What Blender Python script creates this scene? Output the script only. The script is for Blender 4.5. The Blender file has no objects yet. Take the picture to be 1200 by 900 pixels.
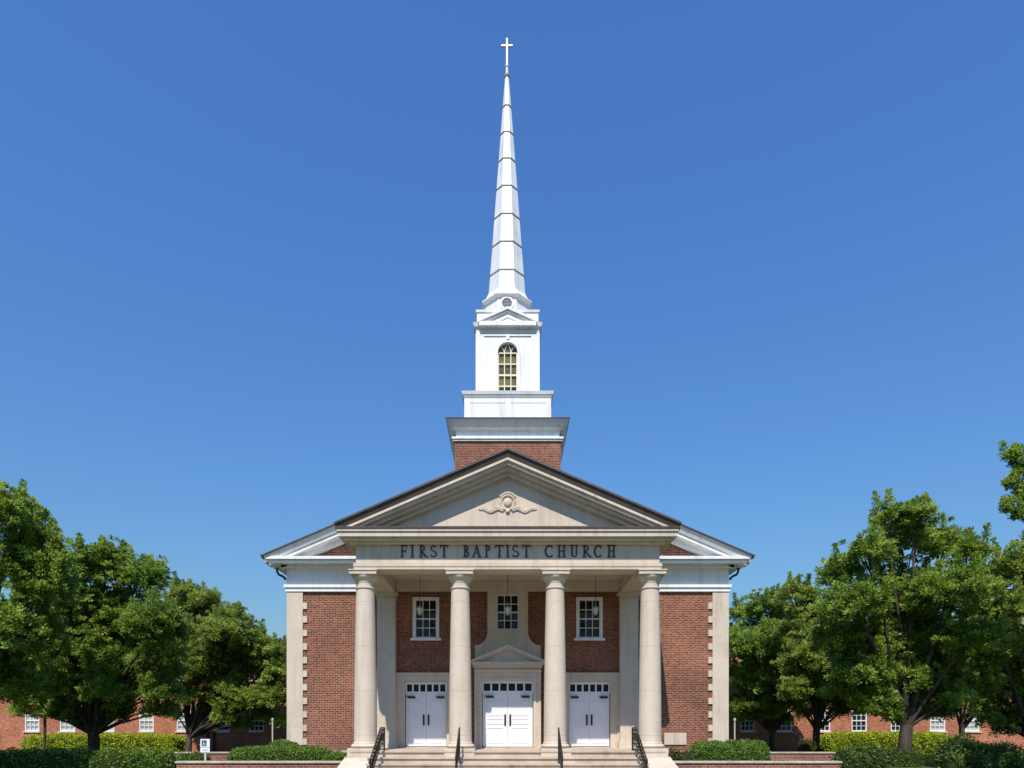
import bpy, math, random
import numpy as np
from mathutils import Vector, Matrix

random.seed(7)
RNG = np.random.default_rng(11)
scene = bpy.context.scene
col = scene.collection

# ------------------------------------------------------------------ camera, sky, sun, exposure
E = 1.475            # eye height
FL = 0.875           # portico floor height
F = 800.0            # focal length in photo pixels (24 mm)
CX, CY = 595.0, 856.0

cam_d = bpy.data.cameras.new("camera")
cam = bpy.data.objects.new("camera", cam_d)
col.objects.link(cam)
cam.location = (0, 0, E)
cam.rotation_euler = (math.radians(90), 0, 0)
cam_d.sensor_width = 36
cam_d.lens = 24
cam_d.shift_x = 0.0042
cam_d.shift_y = (CY - 450) / 1200.0
cam_d.clip_end = 6000
scene.camera = cam

SUN_DIR = Vector((0.155, 1.0, -1.37)).normalized()       # the way the light travels
SUN_EL = math.asin(-SUN_DIR.z)
SUN_AZ = math.atan2(-SUN_DIR.x, -SUN_DIR.y)               # clockwise from +Y
world = bpy.data.worlds.new("World")
scene.world = world
world.use_nodes = True
wn = world.node_tree
wn.nodes.clear()
sky = wn.nodes.new("ShaderNodeTexSky")
sky.sky_type = 'NISHITA'
sky.sun_disc = False
sky.sun_elevation = SUN_EL
sky.sun_rotation = SUN_AZ
sky.altitude = 0
sky.air_density = 2.6
sky.dust_density = 0.0
sky.ozone_density = 10.0
bg = wn.nodes.new("ShaderNodeBackground")
bg.inputs[1].default_value = 0.12
wo = wn.nodes.new("ShaderNodeOutputWorld")
tint = wn.nodes.new("ShaderNodeMix")
tint.data_type = 'RGBA'
tint.blend_type = 'MULTIPLY'
tint.inputs[0].default_value = 1.0
tint.inputs[7].default_value = (0.445, 0.665, 1.06, 1)
wn.links.new(sky.outputs[0], tint.inputs[6])
wn.links.new(tint.outputs[2], bg.inputs[0])
wn.links.new(bg.outputs[0], wo.inputs[0])

sun_d = bpy.data.lights.new("sun", 'SUN')
sun_d.energy = 4.9
sun_d.angle = math.radians(0.53)
sun_d.color = (1.0, 0.945, 0.86)
sun = bpy.data.objects.new("sun", sun_d)
col.objects.link(sun)
sun.location = (-10, -30, 60)
sun.rotation_euler = SUN_DIR.to_track_quat('-Z', 'Y').to_euler()

scene.view_settings.view_transform = 'Standard'
scene.view_settings.look = 'None'
scene.view_settings.gamma = 1
scene.view_settings.exposure = 0.15
scene.view_settings.use_curve_mapping = False


# ------------------------------------------------------------------ helpers
def at(px, py, d):
    return Vector(((px - CX) * d / F, d, E + (CY - py) * d / F))


def zr(z):
    """height given relative to the eye"""
    return z + E


def tag(o, label=None, cat=None, group=None, kind=None):
    if label: o["label"] = label
    if cat: o["category"] = cat
    if group: o["group"] = group
    if kind: o["kind"] = kind
    return o


def empty(name, loc):
    o = bpy.data.objects.new(name, None)
    col.objects.link(o)
    o.location = loc
    o.empty_display_size = 0.3
    return o


def attach(o, parent):
    if parent is not None:
        o.parent = parent
        if parent.type == 'EMPTY':
            o.matrix_parent_inverse = Matrix.Translation(-Vector(parent.location))
    return o


def copy_tree(o, parent=None):
    c = o.copy()
    col.objects.link(c)
    if parent is not None:
        c.parent = parent
    for ch in [k for k in bpy.data.objects if k.parent == o]:
        copy_tree(ch, c)
    return c


class MB:
    def __init__(self):
        self.v, self.f = [], []

    def add(self, vs, fs):
        n = len(self.v)
        self.v.extend([tuple(p) for p in vs])
        self.f.extend([tuple(i + n for i in f) for f in fs])
        return self

    def box(self, x0, x1, y0, y1, z0, z1):
        return self.add([(x0, y0, z0), (x1, y0, z0), (x1, y1, z0), (x0, y1, z0),
                         (x0, y0, z1), (x1, y0, z1), (x1, y1, z1), (x0, y1, z1)],
                        [(0, 3, 2, 1), (4, 5, 6, 7), (0, 1, 5, 4), (1, 2, 6, 5), (2, 3, 7, 6), (3, 0, 4, 7)])

    def sq(self, cx, cy, h0, h1, z0, z1):
        """square frustum"""
        return self.add([(cx - h0, cy - h0, z0), (cx + h0, cy - h0, z0), (cx + h0, cy + h0, z0), (cx - h0, cy + h0, z0),
                         (cx - h1, cy - h1, z1), (cx + h1, cy - h1, z1), (cx + h1, cy + h1, z1), (cx - h1, cy + h1, z1)],
                        [(0, 3, 2, 1), (4, 5, 6, 7), (0, 1, 5, 4), (1, 2, 6, 5), (2, 3, 7, 6), (3, 0, 4, 7)])

    def prism(self, poly, y0, y1):
        """polygon of (x, z), extruded along y"""
        n = len(poly)
        vs = [(x, y0, z) for x, z in poly] + [(x, y1, z) for x, z in poly]
        fs = [tuple(range(n)), tuple(range(2 * n - 1, n - 1, -1))]
        for i in range(n):
            j = (i + 1) % n
            fs.append((i, i + n, j + n, j))
        return self.add(vs, fs)

    def prism_x(self, poly, x0, x1):
        """polygon of (y, z), extruded along x"""
        n = len(poly)
        vs = [(x0, y, z) for y, z in poly] + [(x1, y, z) for y, z in poly]
        fs = [tuple(range(n)), tuple(range(2 * n - 1, n - 1, -1))]
        for i in range(n):
            j = (i + 1) % n
            fs.append((i, i + n, j + n, j))
        return self.add(vs, fs)

    def chevron(self, hw, ztip, zapex, t, y0, y1, cx=0.0, lean=0.0):
        """an inverted V; lean pushes the lower front edge back"""
        top = [(cx - hw, ztip), (cx, zapex), (cx + hw, ztip)]
        vs = []
        for y, l in ((y0, lean), (y1, 0)):
            vs += [(x, y, z) for x, z in top] + [(x, y + l, z - t) for x, z in top]
        fs = [(0, 3, 4, 1), (1, 4, 5, 2), (6, 7, 10, 9), (7, 8, 11, 10),
              (0, 1, 7, 6), (1, 2, 8, 7), (3, 9, 10, 4), (4, 10, 11, 5), (0, 6, 9, 3), (2, 5, 11, 8)]
        return self.add(vs, fs)

    def lathe(self, prof, cx, cy, seg=32, rot=0.0, closed=True):
        n = len(self.v)
        for r, z in prof:
            for k in range(seg):
                a = rot + 2 * math.pi * k / seg
                self.v.append((cx + r * math.cos(a), cy + r * math.sin(a), z))
        for i in range(len(prof) - 1):
            for k in range(seg):
                a, b = n + i * seg + k, n + i * seg + (k + 1) % seg
                self.f.append((a, b, b + seg, a + seg))
        if closed:
            self.f.append(tuple(n + k for k in range(seg))[::-1])
            self.f.append(tuple(n + (len(prof) - 1) * seg + k for k in range(seg)))
        return self

    def tube(self, pts, rad, seg=6, cap=True):
        pts = [Vector(p) for p in pts]
        if not hasattr(rad, '__len__'):
            rad = [rad] * len(pts)
        n = len(self.v)
        prev = None
        for i, p in enumerate(pts):
            t = (pts[min(i + 1, len(pts) - 1)] - pts[max(i - 1, 0)]).normalized()
            if prev is None:
                u = t.cross(Vector((0, 0, 1)) if abs(t.z) < 0.9 else Vector((0, 1, 0))).normalized()
            else:
                u = (prev - t * prev.dot(t)).normalized()
            prev = u
            w = t.cross(u)
            for k in range(seg):
                a = 2 * math.pi * k / seg
                self.v.append(tuple(p + (u * math.cos(a) + w * math.sin(a)) * rad[i]))
        for i in range(len(pts) - 1):
            for k in range(seg):
                a, b = n + i * seg + k, n + i * seg + (k + 1) % seg
                self.f.append((a, b, b + seg, a + seg))
        if cap:
            self.f.append(tuple(n + k for k in range(seg))[::-1])
            self.f.append(tuple(n + (len(pts) - 1) * seg + k for k in range(seg)))
        return self

    def ball(self, c, r, sx=1, sy=1, sz=1, seg=12, rings=8):
        n = len(self.v)
        c = Vector(c)
        for i in range(rings + 1):
            ph = math.pi * i / rings
            for k in range(seg):
                a = 2 * math.pi * k / seg
                s = max(math.sin(ph), 0.02)
                self.v.append((c.x + r * sx * s * math.cos(a), c.y + r * sy * s * math.sin(a), c.z - r * sz * math.cos(ph)))
        for i in range(rings):
            for k in range(seg):
                a, b = n + i * seg + k, n + i * seg + (k + 1) % seg
                self.f.append((a, b, b + seg, a + seg))
        return self

    def wall(self, x0, x1, z0, z1, y0, y1, holes):
        """wall with rectangular holes (hx0, hx1, hz0, hz1), one shell"""
        xs = sorted({x0, x1, *[h[0] for h in holes], *[h[1] for h in holes]})
        zs = sorted({z0, z1, *[h[2] for h in holes], *[h[3] for h in holes]})
        def solid(i, j):
            if i < 0 or j < 0 or i >= len(xs) - 1 or j >= len(zs) - 1: return False
            mx, mz = (xs[i] + xs[i + 1]) / 2, (zs[j] + zs[j + 1]) / 2
            return not any(h[0] < mx < h[1] and h[2] < mz < h[3] for h in holes)
        for i in range(len(xs) - 1):
            for j in range(len(zs) - 1):
                if not solid(i, j): continue
                a, b, c, d = xs[i], xs[i + 1], zs[j], zs[j + 1]
                self.add([(a, y0, c), (b, y0, c), (b, y0, d), (a, y0, d)], [(0, 1, 2, 3)])
                self.add([(a, y1, c), (b, y1, c), (b, y1, d), (a, y1, d)], [(3, 2, 1, 0)])
                if not solid(i - 1, j): self.add([(a, y0, c), (a, y1, c), (a, y1, d), (a, y0, d)], [(3, 2, 1, 0)])
                if not solid(i + 1, j): self.add([(b, y0, c), (b, y1, c), (b, y1, d), (b, y0, d)], [(0, 1, 2, 3)])
                if not solid(i, j - 1): self.add([(a, y0, c), (b, y0, c), (b, y1, c), (a, y1, c)], [(3, 2, 1, 0)])
                if not solid(i, j + 1): self.add([(a, y0, d), (b, y0, d), (b, y1, d), (a, y1, d)], [(0, 1, 2, 3)])
        return self

    def build(self, name, mat, parent=None, smooth=False, bevel=0.0):
        me = bpy.data.meshes.new(name)
        me.from_pydata(self.v, [], self.f)
        me.materials.append(mat)
        if smooth:
            me.polygons.foreach_set('use_smooth', [True] * len(me.polygons))
        me.validate()
        me.update()
        o = bpy.data.objects.new(name, me)
        col.objects.link(o)
        if smooth:
            try:
                me.set_sharp_from_angle(angle=math.radians(40))
            except Exception:
                pass
        if bevel:
            b = o.modifiers.new("bevel", 'BEVEL')
            b.width = bevel
            b.segments = 2
            b.limit_method = 'ANGLE'
        return attach(o, parent)


# ------------------------------------------------------------------ materials
def new_mat(name):
    m = bpy.data.materials.new(name)
    m.use_nodes = True
    nt = m.node_tree
    b = nt.nodes["Principled BSDF"]
    return m, nt, b


def noise_mix(nt, src, c0, c1, scale, detail=6, lo=0.35, hi=0.65, stretch=None):
    """noise-driven mix of two colours in object space; returns a colour socket"""
    tc = nt.nodes.new("ShaderNodeTexCoord")
    vec = tc.outputs["Object"]
    if stretch:
        mp = nt.nodes.new("ShaderNodeMapping")
        mp.inputs["Scale"].default_value = stretch
        nt.links.new(vec, mp.inputs[0])
        vec = mp.outputs[0]
    n = nt.nodes.new("ShaderNodeTexNoise")
    n.inputs["Scale"].default_value = scale
    n.inputs["Detail"].default_value = detail
    nt.links.new(vec, n.inputs["Vector"])
    mr = nt.nodes.new("ShaderNodeMapRange")
    mr.inputs[1].default_value = lo
    mr.inputs[2].default_value = hi
    nt.links.new(n.outputs[0], mr.inputs[0])
    mx = nt.nodes.new("ShaderNodeMix")
    mx.data_type = 'RGBA'
    nt.links.new(mr.outputs[0], mx.inputs[0])
    for sock, c in ((mx.inputs[6], c0), (mx.inputs[7], c1)):
        if isinstance(c, tuple): sock.default_value = (*c, 1)
        else: nt.links.new(c, sock)
    return mx.outputs[2]


def plain(name, c, rough=0.6, metal=0.0, c2=None, scale=3.0, stretch=None, bump=0.0, bscale=40, spec=0.5):
    m, nt, b = new_mat(name)
    b.inputs["Roughness"].default_value = rough
    b.inputs["Metallic"].default_value = metal
    b.inputs["Specular IOR Level"].default_value = spec
    if c2:
        nt.links.new(noise_mix(nt, None, c, c2, scale, stretch=stretch), b.inputs["Base Color"])
    else:
        b.inputs["Base Color"].default_value = (*c, 1)
    if bump:
        tc = nt.nodes.new("ShaderNodeTexCoord")
        n = nt.nodes.new("ShaderNodeTexNoise")
        n.inputs["Scale"].default_value = bscale
        n.inputs["Detail"].default_value = 4
        nt.links.new(tc.outputs["Object"], n.inputs["Vector"])
        bp = nt.nodes.new("ShaderNodeBump")
        bp.inputs["Strength"].default_value = bump
        bp.inputs["Distance"].default_value = 0.02
        nt.links.new(n.outputs[0], bp.inputs["Height"])
        nt.links.new(bp.outputs[0], b.inputs["Normal"])
    return m


def weathered(name, c, c2, streak, rough=0.8, spec=0.2, joints=None):
    m, nt, b = new_mat(name)
    base = noise_mix(nt, None, c, c2, 1.3, detail=8, lo=0.3, hi=0.7)
    fine = noise_mix(nt, None, (0.965, 0.965, 0.965), (1.03, 1.03, 1.03), 9, detail=5)
    run = noise_mix(nt, None, (1, 1, 1), streak, 5.0, detail=5, lo=0.52, hi=0.78, stretch=(1, 1, 0.09))
    cur = base
    muls = [fine, run]
    if joints:
        tc = nt.nodes.new("ShaderNodeTexCoord")
        sp = nt.nodes.new("ShaderNodeSeparateXYZ")
        nt.links.new(tc.outputs["Object"], sp.inputs[0])
        mo = nt.nodes.new("ShaderNodeMath"); mo.operation = 'FLOORED_MODULO'
        mo.inputs[1].default_value = joints
        nt.links.new(sp.outputs[2], mo.inputs[0])
        lt_ = nt.nodes.new("ShaderNodeMath"); lt_.operation = 'LESS_THAN'
        lt_.inputs[1].default_value = 0.012
        nt.links.new(mo.outputs[0], lt_.inputs[0])
        mj = nt.nodes.new("ShaderNodeMix"); mj.data_type = 'RGBA'
        nt.links.new(lt_.outputs[0], mj.inputs[0])
        mj.inputs[6].default_value = (1, 1, 1, 1)
        mj.inputs[7].default_value = (0.72, 0.70, 0.67, 1)
        muls.append(mj.outputs[2])
    for k in muls:
        mx = nt.nodes.new("ShaderNodeMix")
        mx.data_type = 'RGBA'
        mx.blend_type = 'MULTIPLY'
        mx.inputs[0].default_value = 1.0
        nt.links.new(cur, mx.inputs[6])
        nt.links.new(k, mx.inputs[7])
        cur = mx.outputs[2]
    nt.links.new(cur, b.inputs["Base Color"])
    b.inputs["Roughness"].default_value = rough
    b.inputs["Specular IOR Level"].default_value = spec
    tc = nt.nodes.new("ShaderNodeTexCoord")
    n = nt.nodes.new("ShaderNodeTexNoise")
    n.inputs["Scale"].default_value = 35
    nt.links.new(tc.outputs["Object"], n.inputs["Vector"])
    bp = nt.nodes.new("ShaderNodeBump")
    bp.inputs["Strength"].default_value = 0.1
    bp.inputs["Distance"].default_value = 0.01
    nt.links.new(n.outputs[0], bp.inputs["Height"])
    nt.links.new(bp.outputs[0], b.inputs["Normal"])
    return m


def brick_mat(name, ca, cb, mortar, bw=0.185, bh=0.062, ms=0.009, dark=None):
    m, nt, b = new_mat(name)
    tc = nt.nodes.new("ShaderNodeTexCoord")
    sp = nt.nodes.new("ShaderNodeSeparateXYZ")
    nt.links.new(tc.outputs["Object"], sp.inputs[0])
    ad = nt.nodes.new("ShaderNodeMath")
    ad.operation = 'ADD'
    nt.links.new(sp.outputs[0], ad.inputs[0])
    nt.links.new(sp.outputs[1], ad.inputs[1])
    cb_ = nt.nodes.new("ShaderNodeCombineXYZ")
    nt.links.new(ad.outputs[0], cb_.inputs[0])
    nt.links.new(sp.outputs[2], cb_.inputs[1])
    br = nt.nodes.new("ShaderNodeTexBrick")
    br.inputs["Scale"].default_value = 1.0
    br.inputs["Brick Width"].default_value = bw
    br.inputs["Row Height"].default_value = bh
    br.inputs["Mortar Size"].default_value = ms
    br.inputs["Mortar Smooth"].default_value = 0.2
    br.inputs["Bias"].default_value = -0.1
    br.inputs["Color1"].default_value = (*ca, 1)
    br.inputs["Color2"].default_value = (*cb, 1)
    br.inputs["Mortar"].default_value = (*mortar, 1)
    nt.links.new(cb_.outputs[0], br.inputs["Vector"])
    # a darker header brick here and there
    vor = nt.nodes.new("ShaderNodeTexWhiteNoise")
    vor.noise_dimensions = '2D'
    fl = nt.nodes.new("ShaderNodeVectorMath")
    fl.operation = 'DIVIDE'
    fl.inputs[1].default_value = (bw / 2, bh, 1)
    nt.links.new(cb_.outputs[0], fl.inputs[0])
    fl2 = nt.nodes.new("ShaderNodeVectorMath")
    fl2.operation = 'FLOOR'
    nt.links.new(fl.outputs[0], fl2.inputs[0])
    nt.links.new(fl2.outputs[0], vor.inputs["Vector"])
    mr = nt.nodes.new("ShaderNodeMapRange")
    mr.inputs[1].default_value = 0.0
    mr.inputs[2].default_value = 1.0
    mr.inputs[3].default_value = 0.5
    mr.inputs[4].default_value = 1.55
    nt.links.new(vor.outputs[0], mr.inputs[0])
    mul = nt.nodes.new("ShaderNodeMix")
    mul.data_type = 'RGBA'
    mul.blend_type = 'MULTIPLY'
    mul.inputs[0].default_value = 1.0
    nt.links.new(br.outputs[0], mul.inputs[6])
    nt.links.new(mr.outputs[0], mul.inputs[7])
    mx = nt.nodes.new("ShaderNodeMix")       # keep the mortar its own tone
    mx.data_type = 'RGBA'
    nt.links.new(br.outputs[1], mx.inputs[0])
    nt.links.new(mul.outputs[2], mx.inputs[6])
    mx.inputs[7].default_value = (*mortar, 1)
    d = noise_mix(nt, None, (0.76, 0.74, 0.74), (1.14, 1.11, 1.08), 0.7, detail=8, lo=0.3, hi=0.7)
    mul2 = nt.nodes.new("ShaderNodeMix")
    mul2.data_type = 'RGBA'
    mul2.blend_type = 'MULTIPLY'
    mul2.inputs[0].default_value = 1.0
    nt.links.new(mx.outputs[2], mul2.inputs[6])
    nt.links.new(d, mul2.inputs[7])
    nt.links.new(mul2.outputs[2], b.inputs["Base Color"])
    b.inputs["Roughness"].default_value = 0.85
    b.inputs["Specular IOR Level"].default_value = 0.25
    bp = nt.nodes.new("ShaderNodeBump")
    bp.invert = True
    bp.inputs["Strength"].default_value = 0.5
    bp.inputs["Distance"].default_value = 0.006
    nt.links.new(br.outputs[1], bp.inputs["Height"])
    nt.links.new(bp.outputs[0], b.inputs["Normal"])
    return m


def leaf_mat(name, dark, mid, light, trans=0.45):
    m, nt, b = new_mat(name)
    at_ = nt.nodes.new("ShaderNodeAttribute")
    at_.attribute_name = "tint"
    rp = nt.nodes.new("ShaderNodeValToRGB")
    rp.color_ramp.elements[0].position = 0.0
    rp.color_ramp.elements[0].color = (*dark, 1)
    rp.color_ramp.elements[1].position = 1.0
    rp.color_ramp.elements[1].color = (*light, 1)
    e = rp.color_ramp.elements.new(0.5)
    e.color = (*mid, 1)
    nt.links.new(at_.outputs["Fac"], rp.inputs[0])
    nt.links.new(rp.outputs[0], b.inputs["Base Color"])
    b.inputs["Roughness"].default_value = 0.5
    b.inputs["Specular IOR Level"].default_value = 0.35
    tr = nt.nodes.new("ShaderNodeBsdfTranslucent")
    hs = nt.nodes.new("ShaderNodeHueSaturation")
    hs.inputs["Hue"].default_value = 0.485
    hs.inputs["Value"].default_value = 1.3
    nt.links.new(rp.outputs[0], hs.inputs["Color"])
    nt.links.new(hs.outputs[0], tr.inputs[0])
    ms = nt.nodes.new("ShaderNodeMixShader")
    ms.inputs[0].default_value = trans
    out = nt.nodes["Material Output"]
    nt.links.new(b.outputs[0], ms.inputs[1])
    nt.links.new(tr.outputs[0], ms.inputs[2])
    nt.links.new(ms.outputs[0], out.inputs[0])
    return m


M = {}
M['brick'] = brick_mat("church_brick", (0.215, 0.064, 0.037), (0.13, 0.040, 0.025), (0.40, 0.26, 0.18), ms=0.0085)
M['brick_far'] = brick_mat("orange_brick", (0.43, 0.125, 0.055), (0.35, 0.10, 0.045), (0.40, 0.27, 0.19), ms=0.008)
M['brick_garden'] = brick_mat("garden_wall_brick", (0.25, 0.07, 0.045), (0.17, 0.05, 0.035), (0.36, 0.28, 0.22))
M['stone'] = weathered("limestone", (0.63, 0.54, 0.43), (0.55, 0.465, 0.365), (0.80, 0.77, 0.73))
M['stone_column'] = weathered("column_stone", (0.63, 0.54, 0.43), (0.58, 0.49, 0.385), (0.84, 0.81, 0.77), joints=1.32)
M['stone_step'] = weathered("step_stone", (0.58, 0.48, 0.375), (0.42, 0.33, 0.255), (0.75, 0.71, 0.66))
M['stone_cap'] = plain("coping_stone", (0.52, 0.45, 0.37), 0.85, c2=(0.38, 0.32, 0.26), scale=3.0, bump=0.15, spec=0.2)
M['white'] = weathered("white_paint", (0.80, 0.80, 0.79), (0.74, 0.74, 0.73), (0.80, 0.79, 0.77), rough=0.5, spec=0.3)
M['spire'] = weathered("spire_white_metal", (0.78, 0.785, 0.79), (0.68, 0.685, 0.69), (0.72, 0.71, 0.69), rough=0.4, spec=0.45)
M['seam'] = plain("weathered_seam", (0.24, 0.20, 0.165), 0.7, c2=(0.34, 0.29, 0.25), scale=6)
M['door'] = plain("door_paint", (0.80, 0.805, 0.82), 0.4, c2=(0.77, 0.775, 0.79), scale=2.0, spec=0.4)
M['bronze'] = plain("dark_bronze_metal", (0.055, 0.043, 0.034), 0.6, metal=0.2, c2=(0.09, 0.066, 0.048), scale=4, stretch=(1, 1, 1))
M['shingle'] = plain("roof_shingles", (0.05, 0.045, 0.042), 0.9, c2=(0.085, 0.075, 0.068), scale=7, bump=0.4, bscale=18)
M['iron'] = plain("black_iron", (0.028, 0.025, 0.022), 0.5, metal=0.4, c2=(0.06, 0.045, 0.034), scale=9)
M['letter'] = plain("lettering_bronze", (0.036, 0.036, 0.038), 0.55, metal=0.3)
M['black'] = plain("black_fitting", (0.02, 0.018, 0.017), 0.4)
M['glass'] = plain("window_glass", (0.012, 0.014, 0.017), 0.04, c2=(0.02, 0.022, 0.026), scale=3, spec=0.22)
M['glass_dim'] = plain("transom_glass", (0.010, 0.011, 0.014), 0.08, spec=0.15)
M['glass_amber'] = plain("belfry_glass", (0.045, 0.04, 0.028), 0.1, c2=(0.24, 0.19, 0.065), scale=1.9, stretch=(0.4, 0.4, 1.0))
M['muntin_cream'] = plain("cream_paint", (0.76, 0.70, 0.48), 0.5)
M['lantern_glass'] = plain("frosted_glass", (0.62, 0.62, 0.60), 0.25)
M['louver'] = plain("grey_louvre", (0.30, 0.31, 0.33), 0.6)
M['blind'] = plain("window_blind", (0.50, 0.49, 0.46), 0.6, c2=(0.38, 0.375, 0.35), scale=2, stretch=(0.2, 0.2, 6))
M['bark'] = plain("bark", (0.055, 0.043, 0.033), 0.95, c2=(0.105, 0.085, 0.068), scale=6, stretch=(1, 1, 0.3), bump=0.8, bscale=14, spec=0.1)
M['sign'] = plain("sign_white", (0.78, 0.79, 0.80), 0.4)
M['sign_blue'] = plain("sign_dark_blue", (0.025, 0.05, 0.12), 0.4)
M['post'] = plain("pale_post", (0.55, 0.54, 0.50), 0.5, c2=(0.42, 0.41, 0.38), scale=6)
M['grass'] = plain("lawn", (0.05, 0.085, 0.018), 0.95, c2=(0.095, 0.11, 0.03), scale=0.6, bump=0.5, bscale=30, spec=0.1)
M['concrete'] = plain("pale_concrete", (0.24, 0.225, 0.205), 0.9, c2=(0.19, 0.175, 0.16), scale=0.8, bump=0.15, spec=0.2)
M['asphalt'] = plain("asphalt", (0.05, 0.05, 0.052), 0.9, c2=(0.065, 0.065, 0.065), scale=1.0, bump=0.3, spec=0.2)
M['mulch'] = plain("mulch_soil", (0.05, 0.033, 0.022), 1.0, c2=(0.085, 0.055, 0.038), scale=8, bump=0.8, bscale=20, spec=0.1)
M['leaf_a'] = leaf_mat("tree_leaf", (0.065, 0.125, 0.018), (0.195, 0.305, 0.042), (0.43, 0.54, 0.095))
M['leaf_b'] = leaf_mat("tree_leaf_olive", (0.068, 0.118, 0.018), (0.215, 0.305, 0.045), (0.47, 0.54, 0.11))
M['leaf_dark'] = leaf_mat("shrub_leaf_dark", (0.026, 0.054, 0.011), (0.066, 0.125, 0.02), (0.16, 0.25, 0.04), 0.25)
M['leaf_hedge'] = leaf_mat("clipped_hedge_leaf", (0.05, 0.105, 0.011), (0.11, 0.205, 0.021), (0.22, 0.33, 0.04), 0.25)
M['leaf_lime'] = leaf_mat("lime_hedge_leaf", (0.14, 0.21, 0.014), (0.36, 0.43, 0.024), (0.60, 0.62, 0.045), 0.3)
M['leaf_bronze'] = leaf_mat("bronze_shrub_leaf", (0.035, 0.05, 0.013), (0.085, 0.085, 0.024), (0.16, 0.12, 0.05), 0.3)
M['twig'] = plain("hedge_twigs", (0.02, 0.034, 0.009), 1.0, c2=(0.035, 0.045, 0.014), scale=8, spec=0.0)

# ------------------------------------------------------------------ ground
gm = MB()
gm.add([(-2500, -2500, 0), (2500, -2500, 0), (2500, 2500, 0), (-2500, 2500, 0)], [(0, 1, 2, 3)])
tag(gm.build("ground", M['grass']), kind="structure")
pm = MB()
pm.box(-4.2, 4.2, 6.501, 18.56, 0.004, 0.03)
pm.box(-60, 60, 4.0, 6.5, 0.004, 0.026)
tag(pm.build("pavement", M['concrete']), kind="structure")
rm = MB()
rm.box(-200, 200, -60, 3.8, -0.01, 0.008)
tag(rm.build("road", M['asphalt']), kind="structure")
km = MB()
km.box(-200, 200, 3.8, 4.0, 0, 0.12)
tag(km.build("kerb", M['concrete']), kind="structure")

# ------------------------------------------------------------------ the church
WY = 23.70           # plane of the main front wall
PY = 20.10           # front face of the portico entablature
church = empty("church", (0, WY, 0))
tag(church, "red brick church with four column stone portico and tall white steeple", "church")

# --- brick walls
SDX, SDW, SDT = 2.835, 0.72, FL + 2.30       # side doors: centre, half width, top of opening
WNX, WNH = 2.835, 0.43
WN0, WN1 = zr(3.20), zr(4.60)                # side window opening
wall = MB()
holes = []
for s in (-1, 1):
    holes.append((s * SDX - SDW, s * SDX + SDW, FL, SDT))
    holes.append((s * WNX - WNH, s * WNX + WNH, WN0, WN1))
wall.wall(-7.6, 7.6, 0.0, zr(5.62), WY, WY + 0.35, holes)
wall.prism([(-7.6, zr(5.62)), (7.6, zr(5.62)), (0, zr(5.62 + 7.6 * 0.425))], WY + 0.001, WY + 0.35)
wall.box(-7.6, -7.25, WY + 0.35, 46, 0, zr(5.62))
wall.box(7.25, 7.6, WY + 0.35, 46, 0, zr(5.62))
wall.box(-7.25, 7.25, 45.6, 46, 0, zr(5.62))
wall.build("wall", M['brick'], church)
inner = MB()
inner.box(-7.2, 7.2, WY + 1.4, WY + 1.5, 0, zr(5.6))
inner.build("inner_partition", plain("dark_interior", (0.05, 0.045, 0.04), 0.9), church)

for s in (-1, 1):
    wt = MB()
    a, b = sorted((s * 4.9, s * 7.64))
    wt.box(a, b, WY - 0.06, WY - 0.002, zr(-0.76), zr(-0.70))
    wt.build("water_table", M['stone'], church)

# --- quoins
for s in (-1, 1):
    q = MB()
    def qb(x0, x1, y0, y1, z0, z1):
        a, b = sorted((s * x0, s * x1))
        q.box(a, b, y0, y1, z0, z1)
    z0, z1 = 0.97, zr(4.80)
    qb(7.10, 7.655, WY - 0.055, WY + 0.5, z0, z1)
    k = 0
    z = z0
    while z + 0.2 < z1:
        if k % 2 == 0:
            qb(6.955, 7.098, WY - 0.045, WY - 0.002, z + 0.008, z + 0.227)
        k += 1
        z += 0.2355
    q.build("quoin", M['stone'], church)

cs = MB()
cs.box(5.43, 6.20, WY - 0.04, WY - 0.002, 0.975, 1.39)
cs.build("cornerstone", M['stone'], church, bevel=0.01)

# --- wing entablature, cornice and main gable
for s in (-1, 1):
    ent = MB()
    def eb(x0, x1, y0, y1, z0, z1):
        a, b = sorted((s * x0, s * x1))
        ent.box(a, b, y0, y1, zr(z0), zr(z1))
    eb(4.40, 7.66, WY - 0.04, WY + 0.3, 5.045, 5.60)
    eb(7.40, 7.661, WY + 0.3, 45.9, 5.045, 5.60)
    eb(4.40, 7.74, WY - 0.13, WY + 0.3, 4.945, 5.043)
    eb(7.40, 7.741, WY + 0.3, 45.9, 4.945, 5.043)
    eb(4.40, 7.70, WY - 0.085, WY + 0.3, 4.81, 4.940)
    eb(7.40, 7.701, WY + 0.3, 45.9, 4.81, 4.940)
    ent.build("frieze", M['white'], church)

for s in (-1, 1):
    cor = MB()
    def cb2(x0, x1, y0, y1, z0, z1):
        a, b = sorted((s * x0, s * x1))
        cor.box(a, b, y0, y1, zr(z0), zr(z1))
    cb2(4.50, 7.86, WY - 0.22, WY + 0.2, 5.602, 5.70)
    cb2(7.50, 7.861, WY + 0.2, 46, 5.602, 5.70)
    cb2(4.50, 8.12, WY - 0.56, WY + 0.2, 5.702, 5.80)
    cb2(7.50, 8.121, WY + 0.2, 46.2, 5.702, 5.80)
    cb2(4.93, 8.18, WY - 0.63, WY + 0.2, 5.803, 5.90)
    cb2(7.50, 8.181, WY + 0.2, 46.3, 5.803, 5.90)
    cor.build("cornice", M['white'], church)

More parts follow.
